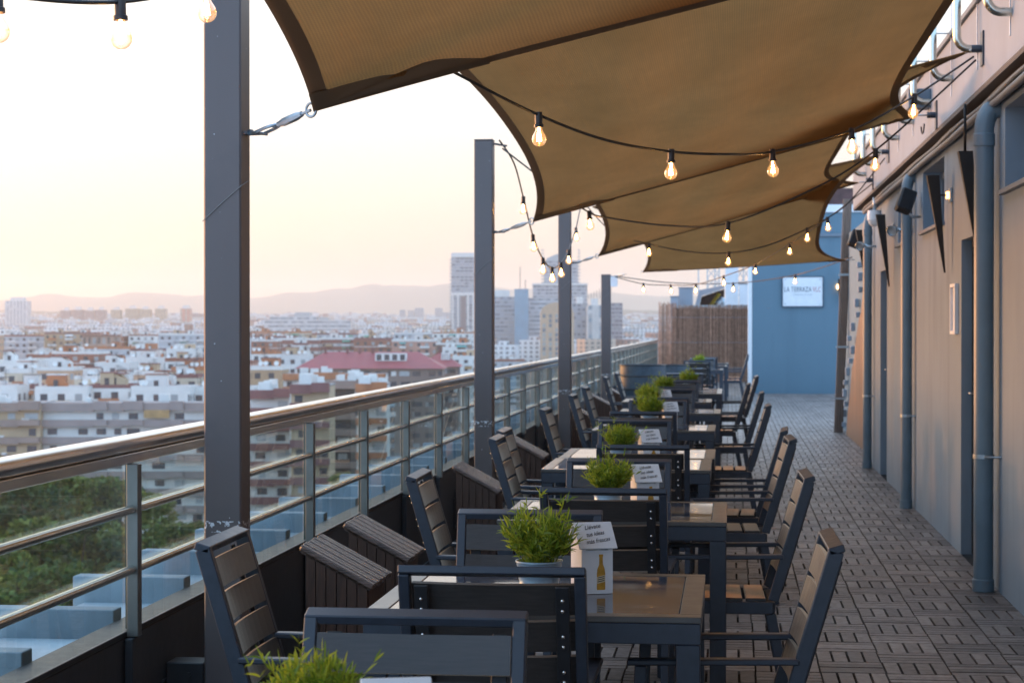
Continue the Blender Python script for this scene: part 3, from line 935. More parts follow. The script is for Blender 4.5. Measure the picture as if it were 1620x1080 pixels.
ENDS = [(4.27, -.69, -1, 'slate armchair facing the camera behind the lowest plant'),
        (5.085, -.62, 1, 'black armchair back with silver bolts before the nearest whole table'),
        (6.65, -.67, -1, 'armchair facing the camera right behind the large potted grass'),
        (7.59, -.48, 1, 'bolted chair back before the second table, right of the large potted grass'),
        (9.26, -.53, -1, 'armchair facing the camera behind the second card stand'),
        (10.37, -.457, 1, 'bolted chair back before the pushed-together tables'),
        (13.2, -.647, -1, 'armchair facing the camera behind the third card stand'),
        (14.43, -.633, 1, 'bolted chair back before the table beyond the pushed-together pair'),
        (16.7, -.62, -1, 'armchair facing the camera at the far end of the fifth table'),
        (17.4, -.60, 1, 'chair back turned to the camera before the sixth table'),
        (19.75, -.60, -1, 'armchair facing the camera at the far end of the sixth table'),
        (20.4, -.665, 1, 'chair back turned to the camera before the seventh table'),
        (22.6, -.60, -1, 'armchair facing the camera at the far end of the seventh table'),
        (22.97, -.615, 1, 'chair back turned to the camera before the eighth table'),
        (26.35, -.60, -1, 'armchair facing the camera at the far end of the eighth and ninth tables'),
        (36.0, -.60, 1, 'bluish chair back before the distant table with the farthest plant'),
        (38.6, -.55, -1, 'bluish armchair facing the camera behind the farthest plant'),
        (39.9, -.50, 1, 'bluish chair back turned to the camera among the distant tables')]
for yb, x, f, lab in ENDS:
    if f > 0: chair(x, yb + .36, R(random.uniform(-2.2, 2.2)), lab, 'armchairs at the ends of the tables')
    else: chair(x, yb - .36, PI + R(random.uniform(-2.2, 2.2)), lab, 'armchairs at the ends of the tables')
RIGHT = [(5.67, .305, 'nearest armchair on the walkway side, its slats glowing tan'), (8.256, .33, 'second armchair from the front on the walkway side'),
         (10.99, .345, 'third armchair from the front on the walkway side, nearer of a close pair'), (11.90, .335, 'fourth armchair on the walkway side, farther of a close pair'),
         (15.66, .31, 'fifth armchair on the walkway side, seen edge-on'), (18.69, .308, 'sixth armchair on the walkway side, seen edge-on'),
         (21.61, .21, 'seventh walkway-side armchair, pulled in closer to its table'), (24.9, .34, 'eighth armchair on the walkway side, with bright slats'),
         (41.85, .38, 'distant bluish walkway-side armchair before the reed fence'), (44.0, .40, 'farthest walkway-side armchair, beside the blue wall corner')]
for y, x, lab in RIGHT:
    chair(x - .36, y + .25, PI / 2 + R(random.uniform(-2, 2)), lab, 'armchairs on the walkway side')
LEFT = [(5.53, -1.525, 'nearest armchair on the railing side, against the nearest post'), (8.09, -1.335, 'second armchair on the railing side, beside the wooden boxes'),
        (10.86, -1.327, 'third armchair on the railing side, right of the second post'), (11.68, -1.38, 'fourth armchair on the railing side, half behind the third'),
        (14.75, -1.417, 'fifth armchair on the railing side, left of the third post'), (17.8, -1.45, 'sixth armchair on the railing side, right of the third post'),
        (20.1, -1.50, 'seventh armchair on the railing side'), (24.2, -1.55, 'eighth armchair on the railing side, before the shortest post'),
        (26.3, -1.53, 'ninth and farthest armchair on the railing side')]
for y, x, lab in LEFT:
    chair(x + .36, y + .25, -PI / 2 + R(random.uniform(-1.5, 1.5)), lab, 'armchairs on the railing side')

# ---- potted grasses
def make_plant(seed):
    rnd = random.Random(seed)
    root = empty('potted_plant')
    mb = MB()
    mb.lathe([(0, .001), (.048, .001), (.050, .004), (.0545, .036), (.0560, .038), (.0560, .041), (.0550, .043), (.0585, .060), (.0600, .062), (.0600, .065), (.0590, .067), (.0640, .098), (.0665, .100), (.0665, .104), (.063, .104), (.0605, .090), (0, .090)], 40)
    mb.build('pot', M['pot'], root, True, auto=50)
    mb = MB(); mb.lathe([(.060, .0905), (0, .094)], 20); mb.build('soil', M['soil'], root)
    mb = MB()
    def blade(p, d, L, w, bend):
        d = d.normalized()
        side = d.cross(Vector((rnd.uniform(-1, 1), rnd.uniform(-1, 1), rnd.uniform(-.3, .3)))).normalized()
        K = 4
        base = len(mb.v)
        cur = p.copy(); dd = d.copy()
        prof = [.25, .9, 1.0, .62, .0]
        for k in range(K + 1):
            hwid = w * prof[k] / 2
            mb.v += [cur + side * hwid, cur - side * hwid]
            dd = (dd + Vector((0, 0, -bend))).normalized()
            cur = cur + dd * (L / K)
        for k in range(K):
            a = base + 2 * k; mb.face((a, a + 1, a + 3, a + 2))
    for k in range(230):
        a = rnd.uniform(0, 2 * PI); rr = .05 * math.sqrt(rnd.random())
        p = Vector((rr * math.cos(a), rr * math.sin(a), .092))
        lean = rnd.uniform(.02, .72) * (rr / .05 * .55 + .45)
        a2 = a + rnd.uniform(-.7, .7)
        d = Vector((math.cos(a2) * lean, math.sin(a2) * lean, 1)).normalized()
        H = rnd.uniform(.055, .128) * (1.1 - .30 * lean)
        if rnd.random() < .07: H *= 1.45
        cur = p.copy(); dd = d.copy(); pts = [cur.copy()]
        for q in range(5):
            cur = cur + dd * (H / 5); dd = (dd + Vector((d.x * .16, d.y * .16, -.06 * lean))).normalized(); pts.append(cur.copy())
        # stem as a narrow blade
        side = Vector((-math.sin(a2), math.cos(a2), 0)); b0 = len(mb.v)
        for q, pt in enumerate(pts):
            wq = .0011 * (1 - q / 7); mb.v += [pt + side * wq, pt - side * wq]
        for q in range(5): mb.face((b0 + 2 * q, b0 + 2 * q + 1, b0 + 2 * q + 3, b0 + 2 * q + 2))
        for q in range(2, 6):
            for s_ in range(2):
                ang = rnd.uniform(0, 2 * PI)
                out = Vector((math.cos(ang), math.sin(ang), rnd.uniform(.1, 1.0)))
                blade(pts[q], out + d * .8, rnd.uniform(.022, .042), rnd.uniform(.0035, .0062), rnd.uniform(.02, .34))
        blade(pts[-1], d, rnd.uniform(.022, .045), .0052, .08)
    mb.build('foliage', M['leaf'], root)
    return root
PL = [(3.56, -.765, 'yellow-green potted grass at the very bottom, nearest of the row'), (5.9, -.574, 'large potted grass in a blue zinc pot beside the nearest bottle card'),
      (8.55, -.53, 'potted grass beside the second card stand'), (11.5, -.638, 'potted grass on the pushed-together tables'),
      (15.7, -.64, 'potted grass on the fifth table'), (18.7, -.775, 'potted grass on the sixth table'), (21.6, -.72, 'potted grass on the seventh table'),
      (24.3, -.51, 'potted grass on the eighth table'), (37.5, -.58, 'farthest potted grass, before the reed fence')]
protos = [make_plant(3), make_plant(11), make_plant(29)]
for i, (y, x, lab) in enumerate(PL):
    o = protos[i] if i < 3 else copy_tree(protos[i % 3])
    o.location = (x, y, .7305); o.rotation_euler = (0, 0, i * 1.9)
    k = .88 if i == 0 else 1.0 if i != 1 else 1.08
    if i > 3: k = 1.12
    o.scale = (k, k, k)
    tag(o, lab, 'potted plant', 'potted grasses on the tables')

# ---- card stands shaped like little houses
def make_card():
    root = empty('card_stand')
    w, d, e, r = .10, .115, .150, .212      # width, depth, eave and ridge heights
    mb = MB()
    MX = Matrix(((0, 0, 1), (1, 0, 0), (0, 1, 0)))      # prism along X
    mb.prism([(-d / 2, 0), (d / 2, 0), (d / 2, e), (0, r - .004), (-d / 2, e)], -w / 2, w / 2, MX)
    mb.build('card_body', M['white'], root)
    for s in (-1, 1):
        a = Vector((0, s * (d / 2 + .012), e - .012)); b = Vector((0, 0, r))
        n = (b - a).normalized(); up = Vector((0, s * n.z, -s * n.y)); up = up if up.z > 0 else -up
        mb = MB(); Mx = Matrix((Vector((1, 0, 0)), n, Vector((1, 0, 0)).cross(n))).transposed()
        if (Mx @ Vector((0, 0, 1))).z < 0: pass
        mb.box((a + b) / 2 + up * .0025, (w + .022, (b - a).length, .004), Mx, .001)
        rf = mb.build('card_roof', M['white'], root)
        if s < 0:
            for k, (tx, sz) in enumerate((('Llévate', .022), ('tus ideas', .022), ('más frescas', .022))):
                me = text_mesh(tx, sz, .42, 'CENTER', .0002, 1.0, .0, (.054, .060, .080)[k])
                nn = n; xx = Vector((1, 0, 0)); zz = xx.cross(nn)
                pos = a + n * ((b - a).length * (.74 - .26 * k)) + zz * (.0058 if zz.z > 0 else -.0058)
                rot = Matrix((xx, nn, zz)).transposed().to_4x4()
                tilt = Matrix.Rotation(R(9), 4, 'Z')
                place_text('lettering', me, M['ink'], rf, Matrix.Translation(pos + xx * (.004 * (k - 1))) @ rot @ tilt)
    # printed bottle on the front
    prof = [(0, .012), (.0125, .012), (.0135, .016), (.0135, .062), (.0118, .076), (.0062, .090), (.0055, .112), (.0066, .114), (.0066, .121), (0, .121)]
    mb = MB()
    out = [(x, z) for x, z in prof] + [(-x, z) for x, z in prof[::-1] if x > 0]
    for q in range(len(prof) - 1):
        (x0, z0), (x1, z1) = prof[q], prof[q + 1]
        if abs(z1 - z0) < 1e-6: continue
        mb.quad((-x0 + .012, -d / 2 - .0008, z0), (x0 + .012, -d / 2 - .0008, z0), (x1 + .012, -d / 2 - .0008, z1), (-x1 + .012, -d / 2 - .0008, z1))
    mb.build('bottle_print', M['amber'], root)
    mb = MB(); mb.quad((-.0133 + .012, -d / 2 - .0013, .031), (.0133 + .012, -d / 2 - .0013, .037), (.0133 + .012, -d / 2 - .0013, .058), (-.0133 + .012, -d / 2 - .0013, .052))
    mb.build('label_print', M['cream'], root)
    mb = MB()
    for k in range(3):
        zz = .036 + k * .006
        mb.quad((-.011 + .012, -d / 2 - .0016, zz), (.011 + .012, -d / 2 - .0016, zz + .004), (.011 + .012, -d / 2 - .0016, zz + .0066), (-.011 + .012, -d / 2 - .0016, zz + .0026))
    mb.build('label_line', M['ink'], root)
    mb = MB(); mb.quad((-.038, -d / 2 - .0008, .133), (.036, -d / 2 - .0008, .133), (.030, -d / 2 - .0008, .143), (-.034, -d / 2 - .0008, .143)); mb.build('grey_print', M['grass_grey'], root)
    return root
CARDS = [(3.33, -.572, 'white card stand cut off by the bottom edge, beside the lowest plant'), (6.05, -.425, 'nearest white house-shaped card stand with an amber bottle on its front'), (8.62, -.372, 'second white card stand from the front'),
         (11.55, -.475, 'third white card stand from the front'), (15.75, -.48, 'fourth white card stand from the front'), (18.75, -.625, 'fifth and farthest white card stand')]
card0 = make_card()
for i, (y, x, lab) in enumerate(CARDS):
    o = card0 if i == 0 else copy_tree(card0)
    o.location = (x, y, .7302); o.rotation_euler = (0, 0, R((16, 21, 17, 19, 14, 18)[i]))
    tag(o, lab, 'card stand', 'house-shaped card stands')
    if i == 0: pass

# ---- wooden boxes along the low wall
def make_box():
    root = empty('wooden_box')
    w, dp = .255, .40
    zl, zr = .640, .500
    mb = MB()
    for k in range(5):
        y0 = -dp / 2 + .012
        x0 = -w / 2 + k * w / 5
    # near and far sides: vertical boards with sloping tops
    for y0 in (-dp / 2, dp / 2 - .018):
        for k in range(6):
            xa, xb = -w / 2 + k * w / 6 + .002, -w / 2 + (k + 1) * w / 6 - .002
            za, zb = zl + (zr - zl) * (xa + w / 2) / w, zl + (zr - zl) * (xb + w / 2) / w
            b = len(mb.v)
            for (x, z) in ((xa, .02), (xb, .02), (xb, zb), (xa, za)):
                mb.v += [Vector((x, y0, z)), Vector((x, y0 + .018, z))]
            for e in range(4):
                i0, i1 = b + 2 * e, b + 2 * ((e + 1) % 4)
                mb.face((i0, i1, i1 + 1, i0 + 1))
            mb.face((b + 6, b + 4, b + 2, b)); mb.face((b + 1, b + 3, b + 5, b + 7))
    for x0, z in ((-w / 2 - .001, zl - .005), (w / 2 - .017, zr - .005)):
        for k in range(6):
            ya = -dp / 2 + .019 + k * (dp - .038) / 6
            mb.bx(x0, x0 + .018, ya + .002, ya + (dp - .038) / 6 - .002, .02, z)
    mb.build('box_body', M['wood_dark'], root)
    mb = MB()
    a, b = Vector((-w / 2 - .02, 0, zl + .018)), Vector((w / 2 + .025, 0, zr - .002))
    d = (b - a).normalized(); Mx = Matrix((d, Vector((0, 1, 0)), d.cross(Vector((0, 1, 0))))).transposed()
    n = 9
    for k in range(n):
        yy = -dp / 2 - .015 + (k + .5) * (dp + .03) / n
        mb.box((a + b) / 2 + Vector((0, yy, .002 * (k % 2))), ((b - a).length + .004 * (k % 3), (dp + .03) / n - .009, .026), Mx, .006)
    mb.box((a + b) / 2 - d.cross(Vector((0, 1, 0))) * (-.016 if d.cross(Vector((0, 1, 0))).z < 0 else .016), ((b - a).length - .02, dp, .008), Mx)
    mb.build('box_lid', M['wood_old'], root)
    return root
BOXES = [(7.98, -1.58, 'nearest dark wooden box with a sloping ribbed lid'), (8.88, -1.58, 'second dark wooden box with a sloping lid, behind the nearest box'),
         (12.5, -1.60, 'wooden box just right of the second post'), (15.7, -1.62, 'wooden box left of the third post'),
         (21.9, -1.62, 'reddish wooden box left of the shortest post'), (25.6, -1.66, 'reddish wooden box right of the shortest post'), (28.8, -1.66, 'farthest reddish wooden box, before the round tub')]
box0 = make_box()
for i, (y, x, lab) in enumerate(BOXES):
    o = box0 if i == 0 else copy_tree(box0)
    o.location = (x, y, 0); tag(o, lab, 'wooden box', 'wooden boxes along the low wall')

# ---- round dark tub with bands
t = empty('round_tub', (-1.46, 33.0, 0), 0, 'large round slate tub with horizontal bands near the reed fence', 'tub')
mb = MB(); mb.lathe([(0, .0), (.34, .0), (.37, .3), (.385, .6), (.385, .90), (.36, .90), (.355, .80), (0, .80)], 36); mb.build('tub_body', M['tub'], t, True, auto=40)
for z in (.28, .5, .72, .9):
    mb = MB(); mb.tube([(.388 * math.cos(2 * PI * k / 36), .388 * math.sin(2 * PI * k / 36), z) for k in range(36)], .012, 6, closed=True); mb.build('band', M['frame_black'], t, True)
t2 = empty('round_tub', (-1.0, 35.0, 0), 0, 'second dark round tub, half behind the first', 'tub')
mb = MB(); mb.lathe([(0, .0), (.24, .0), (.27, .3), (.28, .6), (.28, .86), (.26, .86), (.255, .78), (0, .78)], 30); mb.build('tub_body', M['tub'], t2, True, auto=40)
for z in (.3, .58, .86):
    mb = MB(); mb.tube([(.283 * math.cos(2 * PI * k / 30), .283 * math.sin(2 * PI * k / 30), z) for k in range(30)], .011, 6, closed=True); mb.build('band', M['frame_black'], t2, True)

# ================================================================== RIGHT-HAND BUILDING
B = empty('grey_building', (WX, 10, 0), 0, 'grey rendered building along the walkway with a pale overhanging parapet', 'building')
def bl(x, y, z): return (x - WX, y - 10, z)
holes = [(9.5, 11.47, 2.33, 2.80, .20), (14.67, 16.28, 2.32, 2.80, .20), (17.5, 18.64, 2.31, 2.80, .20), (12.65, 13.595, 0, 2.135, .14), (19.95, 20.81, 0, 2.12, .14), (4.0, 6.0, 2.33, 2.8, .2)]
mb = MB()
Ys = sorted({-3.0, Y_END} | {h[0] for h in holes} | {h[1] for h in holes})
Zs = sorted({0, 2.945} | {h[2] for h in holes} | {h[3] for h in holes})
for y0, y1 in zip(Ys, Ys[1:]):
    for z0, z1 in zip(Zs, Zs[1:]):
        if any(h[0] <= y0 and y1 <= h[1] and h[2] <= z0 and z1 <= h[3] for h in holes): continue
        mb.quad(bl(WX, y1, z0), bl(WX, y0, z0), bl(WX, y0, z1), bl(WX, y1, z1))
for y0, y1, z0, z1, d in holes:
    mb.quad(bl(WX, y1, z0), bl(WX, y1, z1), bl(WX + d, y1, z1), bl(WX + d, y1, z0))
    mb.quad(bl(WX, y0, z0), bl(WX + d, y0, z0), bl(WX + d, y0, z1), bl(WX, y0, z1))
    mb.quad(bl(WX, y0, z1), bl(WX + d, y0, z1), bl(WX + d, y1, z1), bl(WX, y1, z1))
    if z0 > 0: mb.quad(bl(WX, y0, z0), bl(WX, y1, z0), bl(WX + d, y1, z0), bl(WX + d, y0, z0))
mb.quad(bl(WX, Y_END, 0), bl(WX + 6, Y_END, 0), bl(WX + 6, Y_END, 2.945), bl(WX, Y_END, 2.945)[::1])
mb.build('wall', M['wall'], B)
mb = MB(); mb.bx(1.46 - WX, 5, -13, 23.75 - 10, 2.95, 3.46, ch=.004); mb.build('parapet', M['parapet'], B)
mb = MB(); mb.bx(1.44 - WX, 5.02, -13.02, 23.77 - 10, 3.462, 3.50, ch=.004); mb.build('coping', M['trim'], B)
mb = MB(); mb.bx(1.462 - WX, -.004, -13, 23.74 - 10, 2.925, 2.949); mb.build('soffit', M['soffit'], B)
for y0, y1, z0, z1, d in holes:
    if z0 > 0:
        w = empty('window', (0, 0, 0)); w.parent = B; KIDS.setdefault(B.name, []).append(w)
        mb = MB()
        x = WX + d - .03
        for a in (y0 + .03, (y0 + y1) / 2, y1 - .03): mb.bar(bl(x, a, z0 + .002), bl(x, a, z1 - .002), .05, .05, (1, 0, 0), .004)
        for z in (z0 + .03, z1 - .03): mb.bar(bl(x + .002, y0 + .06, z), bl(x + .002, y1 - .06, z), .046, .05, (0, 0, 1), .004)
        mb.build('window_frame', M['trim'], w)
        mb = MB(); mb.quad(bl(x, y1, z0), bl(x, y0, z0), bl(x, y0, z1), bl(x, y1, z1)); mb.build('pane', M['table_glass'], w)
        mb = MB(); mb.bx(-.035, d - .06, y0 - 10 - .03, y1 - 10 + .03, z0 - .028, z0 + .001, ch=.003); mb.build('sill', M['trim'], w)
    else:
        dr = empty('door', (0, 0, 0)); dr.parent = B; KIDS.setdefault(B.name, []).append(dr)
        mb = MB(); mb.bx(d - .045, d - .002, y0 - 10 + .05, y1 - 10 - .05, .01, z1 - .05, ch=.003); mb.build('door_leaf', M['trim'], dr)
        mb = MB()
        mb.bx(d - .07, d - .004, y0 - 10 + .001, y0 - 10 + .048, .005, z1 - .001); mb.bx(d - .07, d - .004, y1 - 10 - .048, y1 - 10 - .001, .005, z1 - .001); mb.bx(d - .07, d - .004, y0 - 10 + .049, y1 - 10 - .049, z1 - .048, z1 - .001)
        mb.build('door_frame', M['frame_black'], dr)
        mb = MB(); yy = y1 - 10 - .12; mb.tube([(d - .045, yy, 1.1), (d - .10, yy, 1.1), (d - .10, yy - .11, 1.1)], .009, 8)
        mb.build('door_handle', M['galv'], dr, True)
# cables and conduits under the soffit
for i, (x, z, r) in enumerate(((1.53, 2.905, .018), (1.50, 2.88, .012), (1.515, 2.85, .022), (1.545, 2.86, .012))):
    mb = MB()
    pts = [bl(x + .006 * math.sin(k * 1.7 + i), -3 + k * .8, z - .012 * abs(math.sin(k * .9 + i))) for k in range(33)]
    mb.tube(pts, r, 8); mb.build('conduit', M['conduit'], B, True)

# downpipes
def pipe(y, x, r, ztop, label, bend):
    root = empty('downpipe', (x, y, 0), 0, label, 'downpipe', 'slate-blue downpipes on the grey wall')
    mb = MB()
    pts = [(0, 0, .0), (0, 0, ztop - .18)]
    for k in range(1, 8):
        a = k / 7 * PI / 2
        pts.append((bend * .14 * (1 - math.cos(a)), .0, ztop - .18 + .14 * math.sin(a)))
    pts.append((bend * .20, 0, ztop - .04))
    mb.tube(pts, r, 24); mb.build('pipe', M['pipe'], root, True, auto=50)
    mb = MB(); mb.lathe([(r + .001, .0), (r + .006, .002), (r + .006, .07), (r + .001, .075)], 24); mb.build('pipe_collar', M['pipe'], root, True, auto=40)
    mb = MB(); mb.lathe([(r + .001, ztop - .26), (r + .006, ztop - .258), (r + .006, ztop - .19), (r + .001, ztop - .185)], 24); mb.build('pipe_collar', M['pipe'], root, True, auto=40)
    for z in (.79,):
        mb = MB(); mb.lathe([(r + .001, z - .012), (r + .005, z - .012), (r + .005, z + .012), (r + .001, z + .012)], 24); mb.tube([(0, -r, z), (0, -r - .03, z), (.05, -r - .045, z), (WX - x, -r - .045, z)], .007, 8)
        mb.build('pipe_clamp', M['galv'], root, True, auto=40)
    return root
pipe(11.70, 1.475, .0575, 2.86, 'nearest slate-blue downpipe, beside the recessed doorway', .45)
pipe(16.95, 1.492, .048, 2.86, 'middle slate-blue downpipe, below the loudspeaker', .36)
pipe(21.73, 1.492, .048, 2.80, 'farthest slate-blue downpipe, beside the wooden cladding', .36)

# tapered torch lamps
def torch(y, x, zt, L, label, xt, lit=True, wallx=WX, tdy=.0):
    root = empty('torch_lamp', (x, y, zt), 0, label, 'wall lamp', 'tapered bronze torch lamps')
    mb = MB()
    tip = Vector((xt - x, tdy, -L))
    w0, w1 = .043, .006
    b = len(mb.v)
    for (c, w) in ((Vector((0, 0, 0)), w0), (tip, w1)):
        for sx, sy in ((-1, -1), (1, -1), (1, 1), (-1, 1)): mb.v.append(c + Vector((sx * w, sy * w, 0)))
    for k in range(4): mb.face((b + k, b + 4 + k, b + 4 + (k + 1) % 4, b + (k + 1) % 4))
    for k in range(4):
        mb.v.append(mb.v[b + k] * .86 - Vector((0, 0, .0)))
    for k in range(4): mb.face((b + k, b + (k + 1) % 4, b + 8 + (k + 1) % 4, b + 8 + k))
    for k in range(4): mb.v.append(mb.v[b + k] * .8 - Vector((0, 0, .06)))
    for k in range(4): mb.face((b + 8 + k, b + 8 + (k + 1) % 4, b + 12 + (k + 1) % 4, b + 12 + k))
    mb.face((b + 12, b + 13, b + 14, b + 15)); mb.face((b + 7, b + 6, b + 5, b + 4))
    mb.build('torch_cone', M['torch'], root)
    return root
for y, lab in ((12.25, 'nearest tapered torch lamp, partly behind the nearest downpipe'), (14.18, 'tapered bronze torch lamp between the doorway and a high window'),
               (19.07, 'tapered torch lamp just beyond the middle downpipe'), (22.1, 'tapered torch lamp near the end of the grey wall')):
    r_ = torch(y, 1.43, 2.62, .69, lab, 1.515)
    mb = MB(); mb.tube([(.036, 0, -.14), (WX - 1.43 - .012, 0, -.14)], .007, 8); mb.build('lamp_arm', M['torch'], r_, True)
    mb = MB(); mb.box((WX - 1.43 - .010, 0, -.14), (.018, .10, .10), ch=.003); mb.build('wall_plate', M['galv'], r_)
    if y < 13: mb = MB(); mb.tube([(0, 0, 0.0), (0, 0, .29)], .009, 8); mb.build('drop_rod', M['torch'], r_, True)
    if y in (14.18, 19.07):
        mb = MB(); mb.box((WX - 1.43 - .03, 0, -.14), (.02, .05, .05), ch=.003); mb.build('lamp', emit('warm_lamp', (1, .45, .15), 3.), r_)

# loudspeakers
def speaker(y, z, label):
    root = empty('loudspeaker', (1.44, y, z), 0, label, 'loudspeaker', 'black loudspeakers on wall brackets')
    e = Euler((R(-18), R(0), R(12))).to_matrix() @ Euler((0, R(22), 0)).to_matrix()
    mb = MB(); mb.box((0, 0, 0), (.125, .11, .19), e, .010); mb.build('cabinet', M['frame_black'], root)
    mb = MB(); mb.box(e @ Vector((-.064, 0, 0)), (.005, .096, .17), e, .002); mb.build('grille', M['torch'], root)
    mb = MB(); mb.tube([(.02, 0, -.07), (.05, 0, -.13), (.119, 0, -.13)], .012, 8); mb.build('wall_bracket', M['galv'], root, True)
    return root
speaker(16.43, 2.58, 'black loudspeaker tilted down above the middle downpipe')
speaker(23.0, 2.56, 'smaller-looking black loudspeaker beside the farthest downpipe')
def spot(y, z, label):
    root = empty('floodlight', (1.40, y, z), 0, label, 'floodlight', 'small silver spotlights on arms')
    q = Vector((-.55, -.75, -.35)).normalized().to_track_quat('Z', 'Y').to_matrix()
    mb = MB(); mb.lathe([(0, -.05), (.02, -.05), (.045, .0), (.05, .03), (.047, .032), (.043, .015), (0, .012)], 20, (0, 0, 0), q); mb.build('lamp_shade', M['galv'], root, True, auto=40)
    mb = MB(); mb.tube([q @ Vector((0, 0, -.05)), (.08, .0, -.01), (WX - 1.40, 0, -.01)], .014, 8); mb.build('lamp_arm', M['galv'], root, True)
    return root
spot(17.2, 2.38, 'silver spotlight on an arm just below the nearer loudspeaker')
spot(21.45, 2.42, 'silver spotlight on an arm before the farthest downpipe')
cd = empty('dome_camera', (1.50, 20.8, 2.66), 0, 'white dome camera under the parapet near the far downpipe', 'camera')
mb = MB(); mb.lathe([(0, .10), (.07, .10), (.075, .05), (.075, 0)], 20); mb.build('camera_housing', M['white'], cd, True, auto=40)
mb = MB(); mb.lathe([(.07, -.001), (.055, -.045), (.03, -.065), (0, -.07)], 20); mb.build('dome', M['white'], cd, True)
mb = MB(); mb.tube([(.0, 0, .101), (0, 0, .24)], .02, 10); mb.build('drop_rod', M['galv'], cd, True)
fr = empty('menu_frame', (WX - .001, 13.89, 1.67), 0, 'small white framed notice on the grey wall by the doorway', 'picture frame')
mb = MB(); mb.bx(-.008, -.001, -.13, .13, -.15, .15); mb.build('paper', M['white'], fr)
mb = MB()
for y0, y1, z0, z1 in ((-.155, -.131, -.175, .175), (.131, .155, -.175, .175), (-.130, .130, .151, .175), (-.130, .130, -.175, -.151)): mb.bx(-.028, 0, y0, y1, z0, z1, ch=.002)
mb.build('frame', M['white'], fr)

# bent tube guard rail standing off the parapet
for k in range(-3, 9):
    y = 10.47 + 1.375 * k
    lab = ORD[k + 3] + ' bent aluminium tube of the guard standing off the parapet, counted from the camera end'
    h = empty('guard_tube', (1.46, y, 3.19), 0, lab, 'guard rail', 'bent guard tubes along the parapet')
    mb = MB()
    pts = [(-.002, 0, 0), (-.05, 0, 0)]
    for q in range(1, 8):
        a = q / 7 * PI / 2
        pts.append((-.05 - .075 * math.sin(a), .0, .075 * (1 - math.cos(a))))
    pts += [(-.125, .02, .5), (-.10, .04, 1.5)]
    mb.tube(pts, .024, 14); mb.build('tube', M['brushed'], h, True, auto=60)
    mb = MB(); mb.bx(-.006, -.001, .03, .05, -.12, .9, ch=.001); mb.build('flat_bar', M['white'], h)
    mb = MB(); mb.tube([(-.12, .02, .30), (-.004, .04, .30)], .005, 6); mb.tube([(-.118, .025, .62), (-.004, .04, .62)], .005, 6); mb.build('tie_rod', M['galv'], h, True)
mb = MB(); mb.tube([(1.46 - .112, 6, 4.0), (1.46 - .112, 22, 4.0)], .018, 10)
gt = mb.build('top_rail', M['brushed'], None, True); tag(gt, 'long aluminium rail tying the guard tubes together above the parapet', 'rail')
for y in (11.62, 18.4, 14.19, 20.42):
    nm = {11.62: 'steel bracket on the parapet holding the third sail and two strings', 18.4: 'steel bracket on the parapet holding the farthest sail', 14.19: 'steel bracket on the parapet with cable loops, holding the second sail', 20.42: 'farthest steel bracket on the parapet, at the third sail'}[y]
    z = 3.16 if y in (11.62, 18.4) else 3.05
    b_ = empty('sail_bracket', (1.46, y, z), 0, nm, 'bracket', 'sail brackets on the parapet')
    mb = MB(); mb.bx(-.012, -.001, -.05, .05, -.10, .10, ch=.002); mb.build('bracket_plate', M['frame'], b_)
    mb = MB(); mb.tube([(-.012, 0, 0), (-.07, 0, .0)], .022, 10); mb.build('stub', M['frame'], b_, True, auto=40)
jb = empty('junction_box', (1.46, 14.7, 3.22), 0, 'grey square plate box fixed to the parapet beside a cable loop', 'junction box')
mb = MB(); mb.bx(-.16, -.001, -.09, .09, -.07, .07, ch=.004); mb.build('box_body', M['trim'], jb)
mb = MB(); mb.tube([(-.06 + .0, -.1 + .11 * math.cos(a / 10 * PI), -.20 - .06 * math.sin(a / 10 * PI)) for a in range(11)] , .006, 6); mb.build('cable_loop', M['cord'], jb, True)

# ================================================================== FAR END OF THE TERRACE
E = empty('blue_building', (.51, 45.9, 0), 0, 'plain blue painted building closing the far end of the walkway', 'building')
mb = MB(); mb.bx(0, 7, 0, 6, -.2, 4.18, ch=.01); mb.build('wall', M['blue'], E)
mb = MB(); mb.bx(-.02, 7, -.04, 6, 4.182, 4.36, ch=.01); mb.build('roof_edge', M['white'], E)
mb = MB(); mb.bx(1.0, 7, -.05, -.001, 3.62, 3.70, ch=.01); mb.build('ledge', M['trim'], E)
mb = MB(); mb.bx(.9, 7, .5, 5, 4.362, 4.78, ch=.02); mb.build('roof_house', mat('dark_red_brick', (.10, .05, .045), .8, 0, .3, 5), E)
mb = MB(); mb.bx(-.10, -.004, -.02, .12, -.1, 4.6, ch=.01); mb.build('corner_strip', M['white'], E)
sg = empty('wall_sign', (.51 + 1.16, 45.89, 2.35), 0, 'white rectangular sign with dark and red lettering on the blue wall', 'sign')
mb = MB(); mb.bx(-.455, .455, -.03, -.002, -.335, .335, ch=.004); mb.build('sign_panel', M['white'], sg)
mb = MB()
for a, b, c, d in ((-.475, -.456, -.355, .355), (.456, .475, -.355, .355), (-.4555, .4555, .336, .355), (-.4555, .4555, -.355, -.336)): mb.bx(a, b, -.04, -.002, c, d)
mb.build('sign_frame', M['ink_blue'], sg)
rotx = Matrix.Rotation(PI / 2, 4, 'X')
for sx_ in (-.40, .40):
    for sz_ in (-.285, .285):
        mb = MB(); mb.lathe([(.013, 0), (.013, .006), (.006, .010), (0, .010)], 10, (sx_, -.031, sz_), Matrix.Rotation(PI / 2, 3, 'X')); mb.build('fixing', M['galv'], sg, True)
place_text('lettering', text_mesh('LA TERRAZA', .165, 0, 'LEFT', .001, 1.1, .0, .62), M['ink_blue'], sg, Matrix.Translation((-.425, -.033, .0)) @ rotx)
place_text('lettering', text_mesh('VLC', .165, 0, 'RIGHT', .001, 1.1, -.001, .185), M['ink_red'], sg, Matrix.Translation((.42, -.033, .0)) @ rotx)
